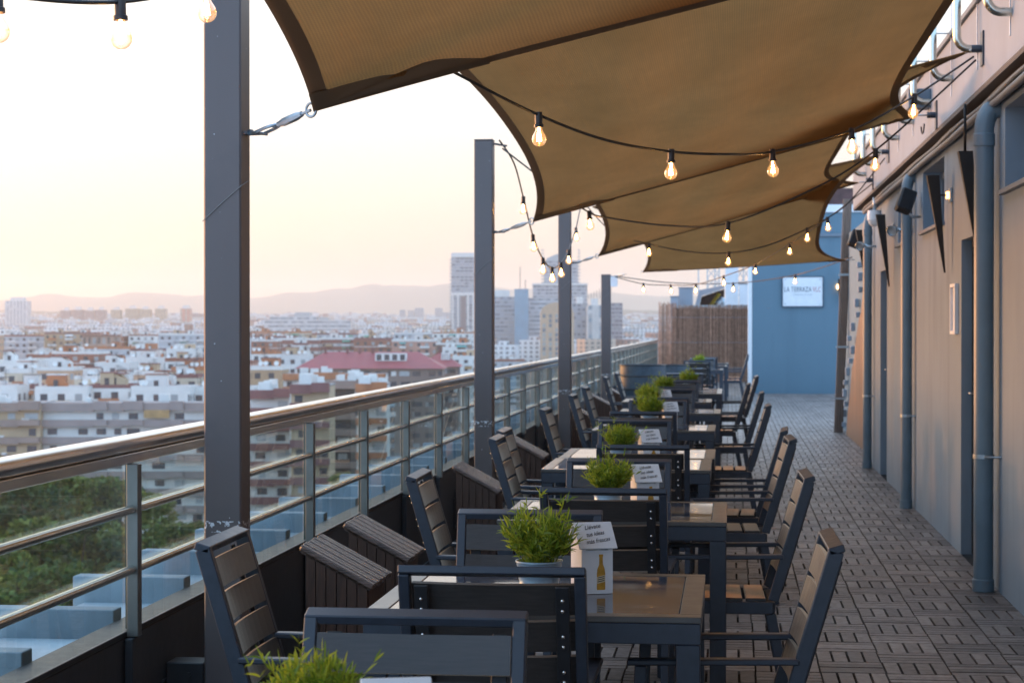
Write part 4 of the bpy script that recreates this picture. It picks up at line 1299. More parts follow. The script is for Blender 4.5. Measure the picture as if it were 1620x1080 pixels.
place_text('lettering', text_mesh('URBAN CLUB', .055, 0, 'CENTER', .001, 1.3, 0, .42), M['ink_grey'], sg, Matrix.Translation((.0, -.033, -.085)) @ rotx)
te = torch(45.7, 2.51, 2.64, .66, 'lit torch lamp on the blue wall, right of the white sign', 2.51, True, tdy=.1)
mb = MB(); mb.box((-.03, .16, -.18), (.05, .02, .10), ch=.003); mb.build('lamp', emit('warm_lamp_far', (1, .45, .15), 9.), te)
mb = MB(); mb.bx(-.02, .02, .05, .198, -.3, -.26); mb.build('lamp_arm', M['torch'], te)

# reed fence
rf = empty('reed_fence', (-.7, 54.9, 0), 0, 'brown reed screen closing the end of the terrace', 'fence')
mb = MB()
x = -1.28
while x < 1.25:
    r = random.uniform(.005, .009)
    h = 2.11 + random.uniform(-.03, .05) + (random.uniform(.0, .12) if x < -.8 else 0)
    mb.tube([(x, random.uniform(-.006, .006), 0), (x + random.uniform(-.012, .012), random.uniform(-.006, .006), h)], r, 5)
    x += r * 1.75
mb.build('reeds', M['reed'], rf)
mb = MB(); mb.bx(-.85, 1.25, .02, .05, 2.06, 2.14); mb.build('top_batten', M['galv'], rf)
mb = MB()
for z in (.4, 1.1, 1.8): mb.tube([(-1.28, -.012, z), (1.25, -.012, z)], .003, 5)
mb.build('binding_wire', M['galv'], rf)
mb = MB(); mb.bx(-.9, 1.25, .055, .08, 0, 2.05); mb.build('backing_board', M['wood_dark'], rf)

# plant room, mast and column behind the fence
def pt(px, py, d): return at(px, py, d)
pl = empty('roof_hood', pt(1115, 500, 58.5), 0, 'dark opening under a sloped metal hood behind the reed fence', 'hood')
o0 = Vector(pl.location)
d = 58.5
def q3(px, py, dd): return pt(px, py, dd) - o0
mb = MB()
hood = [(1097, 492), (1106, 459), (1146, 451), (1146, 456), (1110, 468), (1104, 492)]
mb.poly([q3(a, b, 58) for a, b in hood]); mb.poly([q3(a, b, 60) for a, b in hood][::-1])
for k in range(6):
    a, b = hood[k], hood[(k + 1) % 6]
    mb.quad(q3(*a, 58), q3(*a, 60), q3(*b, 60), q3(*b, 58))
mb.build('hood_shell', M['parapet'], pl)
mb = MB(); mb.quad(q3(1104, 495, 59.9), q3(1146, 495, 59.9), q3(1146, 457, 59.9), q3(1110, 469, 59.9)); mb.build('dark_back', M['wood_dark'], pl)
mb = MB()
arc = [q3(1122 + 16 * math.sin(a / 8 * PI / 2), 490 - 26 * math.sin(a / 8 * PI / 2) ** .8, 58.8) for a in range(9)]
mb.tube(arc, .06, 8); mb.build('yellow_hose', mat('yellow_hose', (.42, .28, .03), .5), pl, True)
mb = MB(); c = q3(1141, 478, 58.6); mb.lathe([(0, -.1), (.12, -.1), (.16, 0), (.12, .1), (0, .1)], 14, c, Matrix.Rotation(PI / 2, 3, 'X')); mb.build('fan_drum', M['galv'], pl, True)
def block(name, px0, px1, py0, py1, dd, dep, m, label, cat):
    a = pt(px0, py1, dd); b = pt(px1, py0, dd)
    r_ = empty(name, ((a.x + b.x) / 2, dd, a.z), 0, label, cat)
    w = abs(b.x - a.x); h = b.z - a.z
    mb = MB(); mb.bx(-w / 2, w / 2, 0, dep, 0, h, ch=.01); mb.build('casing', m, r_)
    mb = MB(); mb.bx(-w / 2 - .02, w / 2 + .02, -.02, dep + .02, h + .001, h + .03, ch=.005); mb.build('cap', M['trim'], r_)
    return r_
block('vent_column', 1147, 1168, 418, 500, 57.5, .6, M['white'], 'white square vent column rising behind the reed fence', 'vent')
block('roof_cabinet', 1074, 1096, 456, 500, 61, .8, M['parapet'], 'pale cabinet at the left of the metal hood behind the fence', 'cabinet')
block('roof_cabinet', 1061, 1073, 470, 500, 60, .8, M['parapet'], 'small low pale cabinet at the leftmost end behind the fence', 'cabinet')
block('roof_cabinet', 1169, 1187, 450, 500, 60, .8, M['white'], 'white cabinet between the vent column and the blue wall', 'cabinet')
mast = empty('lattice_mast', pt(1118, 500, 62), 0, 'thin steel lattice frame of masts behind the hood', 'mast')
o0 = Vector(mast.location)
mb = MB()
xs = [1105, 1119, 1131, 1138, 1166, 1176, 1185]
for a in xs: mb.tube([pt(a, 505, 62) - o0, pt(a, 395, 62) - o0], .022, 6)
for a, b in ((1119, 1131), (1131, 1138), (1166, 1176), (1176, 1185)):
    for k in range(5):
        y0, y1 = 470 - k * 15, 455 - k * 15
        mb.tube([pt(a, y0, 62) - o0, pt(b, y1, 62) - o0], .014, 5); mb.tube([pt(b, y0, 62) - o0, pt(a, y1, 62) - o0], .012, 5)
mb.build('lattice', M['galv'], mast)

# wooden slat panel and cladding past the grey wall
wp = empty('plank_panel', (1.57, 28.9, 0), 0, 'tall grey-brown slatted plank leaning beside the cladding, before the blue wall', 'plank panel')
for k in range(4):
    mb = MB(); mb.bar((-.05 + k * .034, k * .02, .0), (.08 + k * .034, k * .02, 3.40), .05, .030, (1, 0, 0), .003); mb.build('plank', M['plank'], wp)
for z in (.5, 1.25, 2.3):
    mb = MB(); mb.bar((-.09 + z * .038, -.04, z), (.09 + z * .038, -.04, z), .02, .03); mb.build('batten', M['galv'], wp)
wc = empty('wood_cladding', (1.66, 25.2, 0), 0, 'warm brown board cladding with a wavy cut edge and small pale blocks', 'cladding')
mb = MB()
MX = Matrix(((0, 0, 1), (1, 0, 0), (0, 1, 0)))
edge = [(-2.6, 0), (3.3, 0), (3.05, .25), (2.75, .42), (2.3, .75), (2.0, .98), (1.55, 1.1), (1.1, 1.42), (.5, 1.66), (.15, 1.72), (-.3, 2.04), (-.7, 2.12), (-1.1, 2.4), (-1.7, 2.62), (-2.6, 2.8)]
def profile_e(z):
    es = sorted((b, a) for a, b in edge[1:])
    for (z0, a0), (z1, a1) in zip(es, es[1:]):
        if z0 <= z <= z1: return a0 + (a1 - a0) * (z - z0) / max(1e-6, z1 - z0)
    return es[-1][1]
mb.prism(edge, 0, .05, MX); mb.build('board', M['wood_clad'], wc)
for k in range(17):
    zz = .12 + k * .158
    yy = profile_e(zz) + .55 + .28 * math.sin(k * 2.4) + .2 * (k % 3)
    mb = MB(); mb.box((-.01 + .02 * math.sin(k * 1.3), yy, zz), (.06, .16, .07 + .04 * (k % 2)), None, .006); mb.build('pale_block', M['parapet'], wc)
bw = MB(); bw.bx(1.715, 1.9, 22.42, 30.5, -.1, 2.9)
sw = bw.build('return_wall', M['blue']); tag(sw, 'short blue wall that carries the brown cladding past the grey building', 'wall')

# ================================================================== CITY
rc = random.Random(21)
def gz(d): return -34.5 + max(0.0, d - 650) * .0123
RIGHTV = CAMR @ Vector((1, 0, 0)); FWD = CAMR @ Vector((0, 0, -1)); FWD.z = 0; FWD.normalize()

# ---- ground: one sheet following the rise of the plain, and the far hills
VX0, VX1 = 26.0, -38.0
def gpoint(ang, r, z):
    a = R(ang)
    return Vector((-math.sin(a) * r, math.cos(a) * r, z))
mb = MB()
GR = [30, 60, 100, 160, 240, 360, 500, 650, 900, 1300, 1800, 2500, 3400, 4500, 5600, 7000, 9000, 12500]
NA = 24
for r in GR:
    for k in range(NA + 1):
        mb.v.append(gpoint(28 - 76 * k / NA, r, gz(r) if r < 5600 else gz(5600)))
for i in range(len(GR) - 1):
    for k in range(NA):
        a = i * (NA + 1) + k; mb.face((a, a + NA + 1, a + NA + 2, a + 1))
gm = NT('city_ground')
n1 = gm.noise(.02, 6, .6); n2 = gm.noise(.15, 4, .6)
gc = gm.mix(gm.ramp(n1, .4, .6), (.085, .082, .080, 1), (.15, .14, .125, 1)); gc = gm.mix(gm.math('MULTIPLY', gm.ramp(n2, .5, .7), .5), gc, (.05, .065, .03, 1))
gm.l.new(gc, gm.p.inputs['Base Color']); gm.p.inputs['Roughness'].default_value = .9
g_ = mb.build('ground', gm.mat); tag(g_, kind='structure')

def profile(pts, x):
    for (a, ya), (b, yb) in zip(pts, pts[1:]):
        if a <= x <= b:
            t = (x - a) / (b - a); t = t * t * (3 - 2 * t)
            return ya + (yb - ya) * t
    return pts[0][1] if x < pts[0][0] else pts[-1][1]
def ridge(name, pts, d, depth, m, rough, ybase):
    mb = MB(); rr = random.Random(5)
    xs = list(range(-700, 2301, 12))
    K = 7
    for x in xs:
        y = profile(pts, x) + rough * (rr.random() - .5)
        for k in range(K + 1):
            t = k / K
            dd = d + depth * (t - .0)
            top = at(x, y, d + depth * .55).z
            z0 = gz(5600) - 2
            h = math.sin(min(1, t / .55) * PI / 2) if t < .55 else math.cos((t - .55) / .45 * PI / 2)
            p = at(x, 516, dd); p.z = z0 + (top - z0) * h * (1 + .10 * math.sin(x * .05 + k * 1.3) * (t < .5) * (t > 0))
            mb.v.append(p)
    for i in range(len(xs) - 1):
        for k in range(K):
            a = i * (K + 1) + k; mb.face((a, a + K + 1, a + K + 2, a + 1))
    o = mb.build(name, m, None, True); tag(o, kind='structure'); return o
hillm = mat('hill_scrub', (.10, .095, .07), .9, 0, .25, .004)
ridge('hills', [(-700, 478), (0, 475), (25, 473), (65, 467), (150, 470), (240, 463), (322, 469), (400, 471), (470, 464), (540, 456), (617, 451), (707, 452), (780, 453), (823, 459), (980, 465), (1050, 468), (1200, 474), (2300, 480)], 9500, 1800, hillm, 1.2, 500)
ridge('hills', [(-700, 490), (20, 490), (100, 494), (205, 499), (330, 500), (420, 497), (560, 499), (640, 500), (700, 497), (900, 494), (990, 490), (1100, 492), (1300, 496), (2300, 498)], 5700, 500, mat('dark_scrub', (.045, .055, .035), .9, 0, .35, .02), 2.0, 505)

# ---- facades
def facade(name, wall, win=(.035, .042, .055), bay=3.3, fl=2.95, wx=(.30, .72), wz=(.30, .76), band=None, strip=None, var=.12):
    t = NT(name)
    uv = t.new('ShaderNodeUVMap').outputs[0]
    s = t.new('ShaderNodeSeparateXYZ'); t.l.new(uv, s.inputs[0])
    fu = t.math('FRACT', t.math('MULTIPLY', s.outputs[0], 1 / bay)); fv = t.math('FRACT', t.math('MULTIPLY', s.outputs[1], 1 / fl))
    def inside(f, a, b): return t.math('MULTIPLY', t.math('GREATER_THAN', f, a), t.math('LESS_THAN', f, b))
    n = t.noise(.12, 4, .6, uv); n2 = t.noise(.9, 4, .6, uv, stretch=(1, .25, 1))
    c = t.mix(t.ramp(n, .3, .7), c4(wall, 1 - var), c4(wall, 1 + var))
    c = t.mix(t.math('MULTIPLY', t.ramp(n2, .55, .8), .3), c, c4(wall, .6))
    if band: c = t.mix(inside(fv, 0, band[1]), c, c4(band[0]))
    if strip:
        fs = t.math('FRACT', t.math('MULTIPLY', s.outputs[0], 1 / strip[1])); c = t.mix(inside(fs, strip[2], strip[3]), c, c4(strip[0]))
    cell = t.new('ShaderNodeTexWhiteNoise'); cell.noise_dimensions = '2D'
    cv = t.new('ShaderNodeCombineXYZ'); t.l.new(t.math('FLOOR', t.math('MULTIPLY', s.outputs[0], 1 / bay)), cv.inputs[0]); t.l.new(t.math('FLOOR', t.math('MULTIPLY', s.outputs[1], 1 / fl)), cv.inputs[1])
    t.l.new(cv.outputs[0], cell.inputs['Vector'])
    wcol = t.mix(t.math('GREATER_THAN', cell.outputs[0], .62), c4(win), (.30, .31, .31, 1))
    w = t.math('MULTIPLY', inside(fu, *wx), inside(fv, *wz))
    w = t.math('MULTIPLY', w, t.math('GREATER_THAN', cell.outputs[0], .10))
    c = t.mix(w, c, wcol)
    t.l.new(c, t.p.inputs['Base Color'])
    t.l.new(t.math('MULTIPLY_ADD', w, -.5, .8), t.p.inputs['Roughness'])
    return t.mat
FA = {
    'white': facade('white_facade', (.68, .655, .61)), 'cream': facade('cream_facade', (.56, .48, .36)), 'pale grey': facade('pale_grey_facade', (.42, .43, .44), band=((.55, .55, .55), .25)),
    'brick red': facade('brick_red_facade', (.27, .105, .065), band=((.52, .50, .47), .12)), 'tan': facade('tan_facade', (.40, .27, .16)), 'peach': facade('peach_facade', (.52, .33, .21)),
    'brown': facade('brown_facade', (.20, .125, .09), bay=2.8), 'salmon': facade('salmon_facade', (.44, .24, .18)), 'striped brick': facade('striped_brick_facade', (.24, .095, .075), band=((.55, .50, .46), .42), wz=(.05, .36)),
}
ROOFM = {'terracotta': mat('terracotta_roof', (.26, .10, .065), .8, 0, .3, .6, .0), 'grey': mat('grey_flat_roof', (.24, .235, .23), .9, 0, .25, .3), 'red': mat('red_sheet_roof', (.29, .055, .06), .6, 0, .12, .3),
         'pink': mat('pink_brown_roof', (.26, .12, .115), .7, 0, .15, .3), 'white': mat('white_roof_paint', (.62, .63, .62), .8, 0, .1, .3), 'green': mat('green_awning', (.06, .26, .17), .7, 0, .15, 1),
         'teal': mat('teal_awning', (.04, .30, .28), .7, 0, .15, 1), 'tan': mat('tan_awning', (.40, .24, .10), .7, 0, .2, 1), 'orange': mat('orange_brick', (.42, .16, .07), .8, 0, .2, .5), 'mauve': mat('mauve_brick', (.295, .235, .215), .8, 0, .1, .4),
         'plum': mat('plum_parapet', (.20, .085, .08), .8, 0, .15, .5), 'wall_white': mat('white_stucco', (.68, .655, .61), .8, 0, .08, .3), 'window': mat('dark_window', (.035, .042, .055), .25, 0, .2, 1), 'shutter': mat('pale_shutter', (.40, .42, .42), .7, 0, .1, 1),
         'tan_wall': mat('tan_brick_wall', (.48, .35, .22), .8, 0, .12, .4), 'brown_band': mat('brown_brick_band', (.28, .20, .165), .8, 0, .12, .4), 'brown_wall': mat('dull_brown_wall', (.17, .12, .10), .8, 0, .15, .3), 'blue_glass': mat('blue_cladding', (.16, .30, .38), .35, 0, .12, .1),
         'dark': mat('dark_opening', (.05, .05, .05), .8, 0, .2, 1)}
EXT = {k: v for k, v in ROOFM.items()}

def body(mb, x0, x1, y0, y1, z0, z1, top=1):
    """box with metre uvs measured down from the top; slot 0 facade, slot `top` the roof"""
    def q(a, b):
        w = (Vector(b) - Vector(a)).length
        mb.quad((a[0], a[1], z0), (b[0], b[1], z0), (b[0], b[1], z1), (a[0], a[1], z1), [(0, z0 - z1), (w, z0 - z1), (w, 0), (0, 0)])
    mb.cur = 0
    q((x0, y0), (x1, y0)); q((x1, y0), (x1, y1)); q((x1, y1), (x0, y1)); q((x0, y1), (x0, y0))
    mb.cur = top
    mb.quad((x0, y0, z1), (x1, y0, z1), (x1, y1, z1), (x0, y1, z1), [(0, 0)] * 4)
    mb.cur = 0

def plot(px0, px1, pyt, d, depth, name, label, cat='building', group=None, yaw=0.0):
    a, b = at(px0, 516, d), at(px1, 516, d)
    w = (b - a).length
    c = (a + b) / 2 + FWD * depth / 2
    zt = at(px0, pyt, d).z
    zb = gz(d) - .5
    r = empty(name, (c.x, c.y, zb), YAW + yaw, label, cat, group)
    return r, w, zt - zb

def roofbits(r, w, dep, h, rnd, hutm='wall_white'):
    """stair huts, parapets, chimneys and tanks that break up a flat roof"""
    pm = rnd.choice(['wall_white', 'terracotta', 'plum', 'wall_white', 'orange'])
    t, ph = .25, rnd.uniform(.7, 1.1)
    mb = MB(); mb.bx(-w / 2, w / 2, -dep / 2, -dep / 2 + t, h + .002, h + ph); mb.bx(-w / 2, w / 2, dep / 2 - t, dep / 2, h + .002, h + ph)
    mb.bx(-w / 2, -w / 2 + t, -dep / 2 + t + .01, dep / 2 - t - .01, h + .002, h + ph); mb.bx(w / 2 - t, w / 2, -dep / 2 + t + .01, dep / 2 - t - .01, h + .002, h + ph)
    mb.build('parapet', EXT[pm], r)
    for k in range(rnd.choice([1, 1, 2])):
        hw, hd, hh = rnd.uniform(2.2, 4.5), rnd.uniform(2.2, 4), rnd.uniform(2.2, 3.0)
        x = rnd.uniform(-w / 2 + hw, w / 2 - hw) if w > 2.2 * hw else 0; y = rnd.uniform(-dep / 2 + hd, dep / 2 - hd) if dep > 2.2 * hd else 0
        mb = MB()
        if rnd.random() < .45:
            mb.prism([(x - hw / 2, h + .003), (x + hw / 2, h + .003), (x + hw / 2, h + hh * .6), (x + hw * .1, h + hh), (x - hw / 2, h + hh)], -hd / 2, hd / 2, Matrix(((1, 0, 0), (0, 0, 1), (0, 1, 0))), (0, y, 0))
        else: mb.bx(x - hw / 2, x + hw / 2, y - hd / 2, y + hd / 2, h + .003, h + hh)
        ht = mb.build('roof_hut', EXT[rnd.choice([hutm, 'wall_white', 'tan_wall', 'orange'])], r)
        mb = MB(); mb.bx(x - hw / 2 - .15, x + hw / 2 + .15, y - hd / 2 - .15, y + hd / 2 + .15, h + hh + .004, h + hh + .18); mb.build('hut_roof', EXT[rnd.choice(['terracotta', 'plum', 'white', 'grey'])], ht)
        mb = MB(); mb.bx(x - .45, x + .45, y - hd / 2 - .03, y - hd / 2 - .004, h + .01, h + 1.9); mb.build('door', EXT['window'], ht)
    for k in range(rnd.randint(1, 3)):
        x, y = rnd.uniform(-w / 2 + 1, w / 2 - 1), rnd.uniform(-dep / 2 + 1, dep / 2 - 1); hh = rnd.uniform(2.5, 4.5)
        mb = MB(); mb.tube([(x, y, h + .004), (x, y, h + hh)], .06, 5)
        for q in range(3): mb.tube([(x - .7, y, h + hh - .2 - q * .35), (x + .7, y, h + hh - .2 - q * .35)], .035, 4)
        mb.build('antenna', EXT['dark'], r)
        x += rnd.uniform(-2, 2)
        mb = MB(); mb.lathe([(0, 0), (.35, .04), (.6, .16)], 12, (max(-w / 2 + .8, min(w / 2 - .8, x)), -dep / 2 + 1.2, h + 1.5), Matrix.Rotation(R(65), 3, 'X')); mb.tube([(max(-w / 2 + .8, min(w / 2 - .8, x)), -dep / 2 + 1.2, h + .004), (max(-w / 2 + .8, min(w / 2 - .8, x)), -dep / 2 + 1.2, h + 1.5)], .05, 5)
        mb.build('satellite_dish', EXT['wall_white'], r)
    for k in range(rnd.randint(1, 3)):
        x, y = rnd.uniform(-w / 2 + 1, w / 2 - 1), rnd.uniform(-dep / 2 + 1, dep / 2 - 1)
        mb = MB(); mb.bx(x - .3, x + .3, y - .3, y + .3, h + .004, h + rnd.uniform(1.2, 2)); mb.build('chimney', EXT[rnd.choice(['wall_white', 'orange', 'wall_white'])], r)

def block_house(px0, px1, pyt, d, dep, col, label, group=None, name='apartment_block', yaw=0.0, seed=0, detail=True, roof='grey', awn=None):
    rnd = random.Random(seed * 17 + int(px0))
    r, w, h = plot(px0, px1, pyt, d, dep, name, label, 'building', group, yaw)
    mb = MB(); body(mb, -w / 2, w / 2, -dep / 2, dep / 2, 0, h); mb.build('wall', [FA[col], ROOFM[roof]], r)
    if detail:
        roofbits(r, w, dep, h, rnd)
        nb = max(1, int(w / 7))
        nf = min(6, int(h / 2.95))
        for k in range(nb):
            if rnd.random() < .35: continue
            x = -w / 2 + (k + .5) * w / nb; bw = rnd.uniform(2.6, 4.2)
            for f in range(nf):
                z = h - 2.95 * (f + 1) + .05
                if z < 1: break
                mb = MB(); mb.bx(x - bw / 2, x + bw / 2, -dep / 2 - 1.1, -dep / 2 - .01, z, z + .16); mb.bx(x - bw / 2, x + bw / 2, -dep / 2 - 1.1, -dep / 2 - 1.02, z + .165, z + 1.0)
                bc = mb.build('balcony', EXT[rnd.choice(['wall_white', 'wall_white', 'orange', 'tan_wall'])] if f == 0 and k == 0 else EXT['wall_white'], r)
                if f < 3 and rnd.random() < .28:
                    mb = MB(); mb.quad((x - bw / 2, -dep / 2 - .02, z + 2.6), (x + bw / 2, -dep / 2 - .02, z + 2.6), (x + bw / 2, -dep / 2 - 1.2, z + 1.9), (x - bw / 2, -dep / 2 - 1.2, z + 1.9))
                    mb.build('awning', EXT[awn or rnd.choice(['green', 'teal', 'tan', 'white', 'orange'])], r)
    return r

# ---- the nearest blocks, built floor by floor
def banded(px0, px1, pyt, d, dep, label, wallm, bandm, nfl, fl, bays, seed, awning=None, name='apartment_block', awn_at=None):
    rnd = random.Random(seed)
    r, w, h = plot(px0, px1, pyt, d, dep, name, label)
    mb = MB(); mb.bx(-w / 2 + .1, w / 2 - .1, -dep / 2 + 1.0, dep / 2, 0, h - .3); mb.build('wall', wallm, r)
    mb = MB(); mb.bx(-w / 2, w / 2, -dep / 2 + .9, dep / 2 + .1, h - .299, h - .1); mb.build('roof', ROOFM['grey'], r)
    edges = [-w / 2 + w * b for b in bays]
    nwin = 0
    for f in range(nfl):
        zt = h - f * fl
        hb = 1.45 if f == 0 else 1.15
        mb = MB()
        for k, (a, b) in enumerate(zip(edges, edges[1:])):
            st = .45 * (k % 2)
            mb.bx(a + .01, b - .01, -dep / 2 - st, -dep / 2 + .99, zt - hb + (.25 if k % 2 else 0), zt + (.28 if k % 2 and f == 0 else 0))
        if zt - hb > 0: mb.build('balcony_band', bandm, r)
        for k, (a, b) in enumerate(zip(edges, edges[1:])):
            n = max(1, int((b - a) / 3.4))
            for q in range(n):
                if nwin > 95: break
                if rnd.random() < .25: continue
                x = a + (q + .5) * (b - a) / n + rnd.uniform(-.4, .4); ww = rnd.choice([.6, .8, .8, 1.1]); z = zt - hb - .25
                if z - 1.3 < 0: continue
                mb = MB(); mb.bx(x - ww, x + ww, -dep / 2 + .94, -dep / 2 + .999, z - rnd.choice([1.1, 1.1, 1.3]), z - .05)
                mb.build('window', ROOFM[rnd.choice(['window', 'window', 'shutter'])], r); nwin += 1
    if awn_at:
        for f, k, mm in awn_at:
            zt = h - f * fl - 1.2; a, b = edges[k], edges[k + 1]
            mb = MB(); mb.bx(a + .1, b - .1, -dep / 2 - .1, -dep / 2 - .04, zt - 1.35, zt); mb.build('awning', ROOFM[mm], r)
    for k in range(6):
        x = rnd.uniform(-w / 2 + 1, w / 2 - 1); y = rnd.uniform(-dep / 2 + 2, dep / 2 - 1); s_ = rnd.uniform(.4, 1.0)
        mb = MB(); mb.bx(x - s_, x + s_, y - .5, y + .5, h - .099, h + rnd.uniform(.6, 1.6)); mb.build('chimney', ROOFM['wall_white'], r)
    return r, w, h
banded(62, 398, 637, 330, 11, 'long mauve and white banded apartment block behind the nearest post', ROOFM['wall_white'], ROOFM['mauve'], 7, 2.9, [0, .255, .32, .395, .49, .615, .68, .82, .90, 1], 4, awn_at=[(0, 4, 'tan')])
r, w, h = banded(-70, 62, 637, 328, 12, 'tan brick apartment block with brown bands left of the mauve block', ROOFM['tan_wall'], ROOFM['brown_band'], 7, 2.9, [0, .25, .5, .75, 1], 9)
for k in range(7):
    mb = MB(); x = w / 2 - rc.uniform(1, 9); z = h - 3.2 - 2.9 * (k % 4); mb.bx(x - .4, x + .4, -5.45, -5.02, z, z + .6); mb.build('air_conditioner', ROOFM['wall_white'], r)
banded(394, 458, 617, 318, 10, 'plum and white banded block just right of the nearest post', ROOFM['wall_white'], ROOFM['plum'], 7, 2.9, [0, .6, 1], 14)
banded(458, 521, 608, 305, 11, 'brick red and tan banded corner block above the handrail', ROOFM['tan_wall'], ROOFM['plum'], 8, 2.9, [0, .55, 1], 15)
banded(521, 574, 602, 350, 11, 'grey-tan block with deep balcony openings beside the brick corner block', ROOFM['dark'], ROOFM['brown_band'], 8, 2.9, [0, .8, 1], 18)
banded(562, 612, 607, 330, 10, 'orange brick block with a pale shutter, above the handrail', ROOFM['wall_white'], ROOFM['orange'], 8, 2.9, [0, .5, 1], 19)
banded(447, 610, 591, 440, 10, 'long block with an orange parapet in front of the red hip roof', ROOFM['wall_white'], ROOFM['orange'], 8, 2.9, [0, .3, .6, 1], 22)

def hip(px0, px1, pye, pyr, d, dep, label, inset):
    r, w, h = plot(px0, px1, pye, d, dep, 'apartment_block', label)
    hr = at(0, pyr, d).z - at(0, pye, d).z
    mb = MB(); body(mb, -w / 2 + .8, w / 2 - .8, -dep / 2 + .8, dep / 2 - .8, 0, h - .02); mb.build('wall', [facade('dull_brown_facade', (.20, .145, .12), bay=3.6, wx=(.2, .75)), ROOFM['grey']], r)
    mb = MB()
    a, b = -w / 2, w / 2; c, e = -dep / 2, dep / 2
    P = [Vector((a, c, h)), Vector((b, c, h)), Vector((b, e, h)), Vector((a, e, h)), Vector((a + inset, 0, h + hr)), Vector((b - inset, 0, h + hr))]
    mb.v = P; mb.face((0, 1, 5, 4)); mb.face((1, 2, 5)); mb.face((2, 3, 4, 5)); mb.face((3, 0, 4)); mb.face((3, 2, 1, 0))
    rf_ = mb.build('roof', ROOFM['red'], r)
    for k in range(5):
        x = a + inset + rc.random() * (w - 2 * inset); mb = MB(); mb.bx(x - .35, x + .35, -1.2, -.5, h + hr - .8, h + hr + 1.2); mb.build('chimney', ROOFM['plum'], rf_)
    mb = MB(); t = .45
    x0, x1 = w * .03, w * .24
    mb.bx(x0, x1, c * (1 - .45) - .3, c * .3, h + hr * .45, h + hr * .92); mb.build('roof_terrace', ROOFM['wall_white'], rf_)
    mb = MB()
    for k in range(4): mb.bx(x0 + .4 + k * (x1 - x0) / 4, x0 + (k + .8) * (x1 - x0) / 4, c * .55 - .33, c * .55 - .301, h + hr * .5, h + hr * .85)
    mb.build('terrace_opening', ROOFM['window'], rf_)
    nf = 5
    for f in range(nf):
        z = h - 2.9 * f - 2.1
        for k in range(11):
            x = -w / 2 + 2 + k * (w - 4) / 10.5 + rc.uniform(-.5, .5); ww = rc.choice([.7, .9, 1.4])
            mb = MB(); mb.bx(x - ww, x + ww, -dep / 2 + .74, -dep / 2 + .795, z, z + 1.3); mb.build('window', ROOFM[rc.choice(['window', 'window', 'shutter', 'wall_white'])], r)
    return r
hip(465, 704, 583, 557, 560, 22, 'long brown apartment block under a wide red hip roof', 8)
hip(660, 730, 580, 556, 600, 20, 'end wing with a red hip roof at the right of the long red roof', 7)

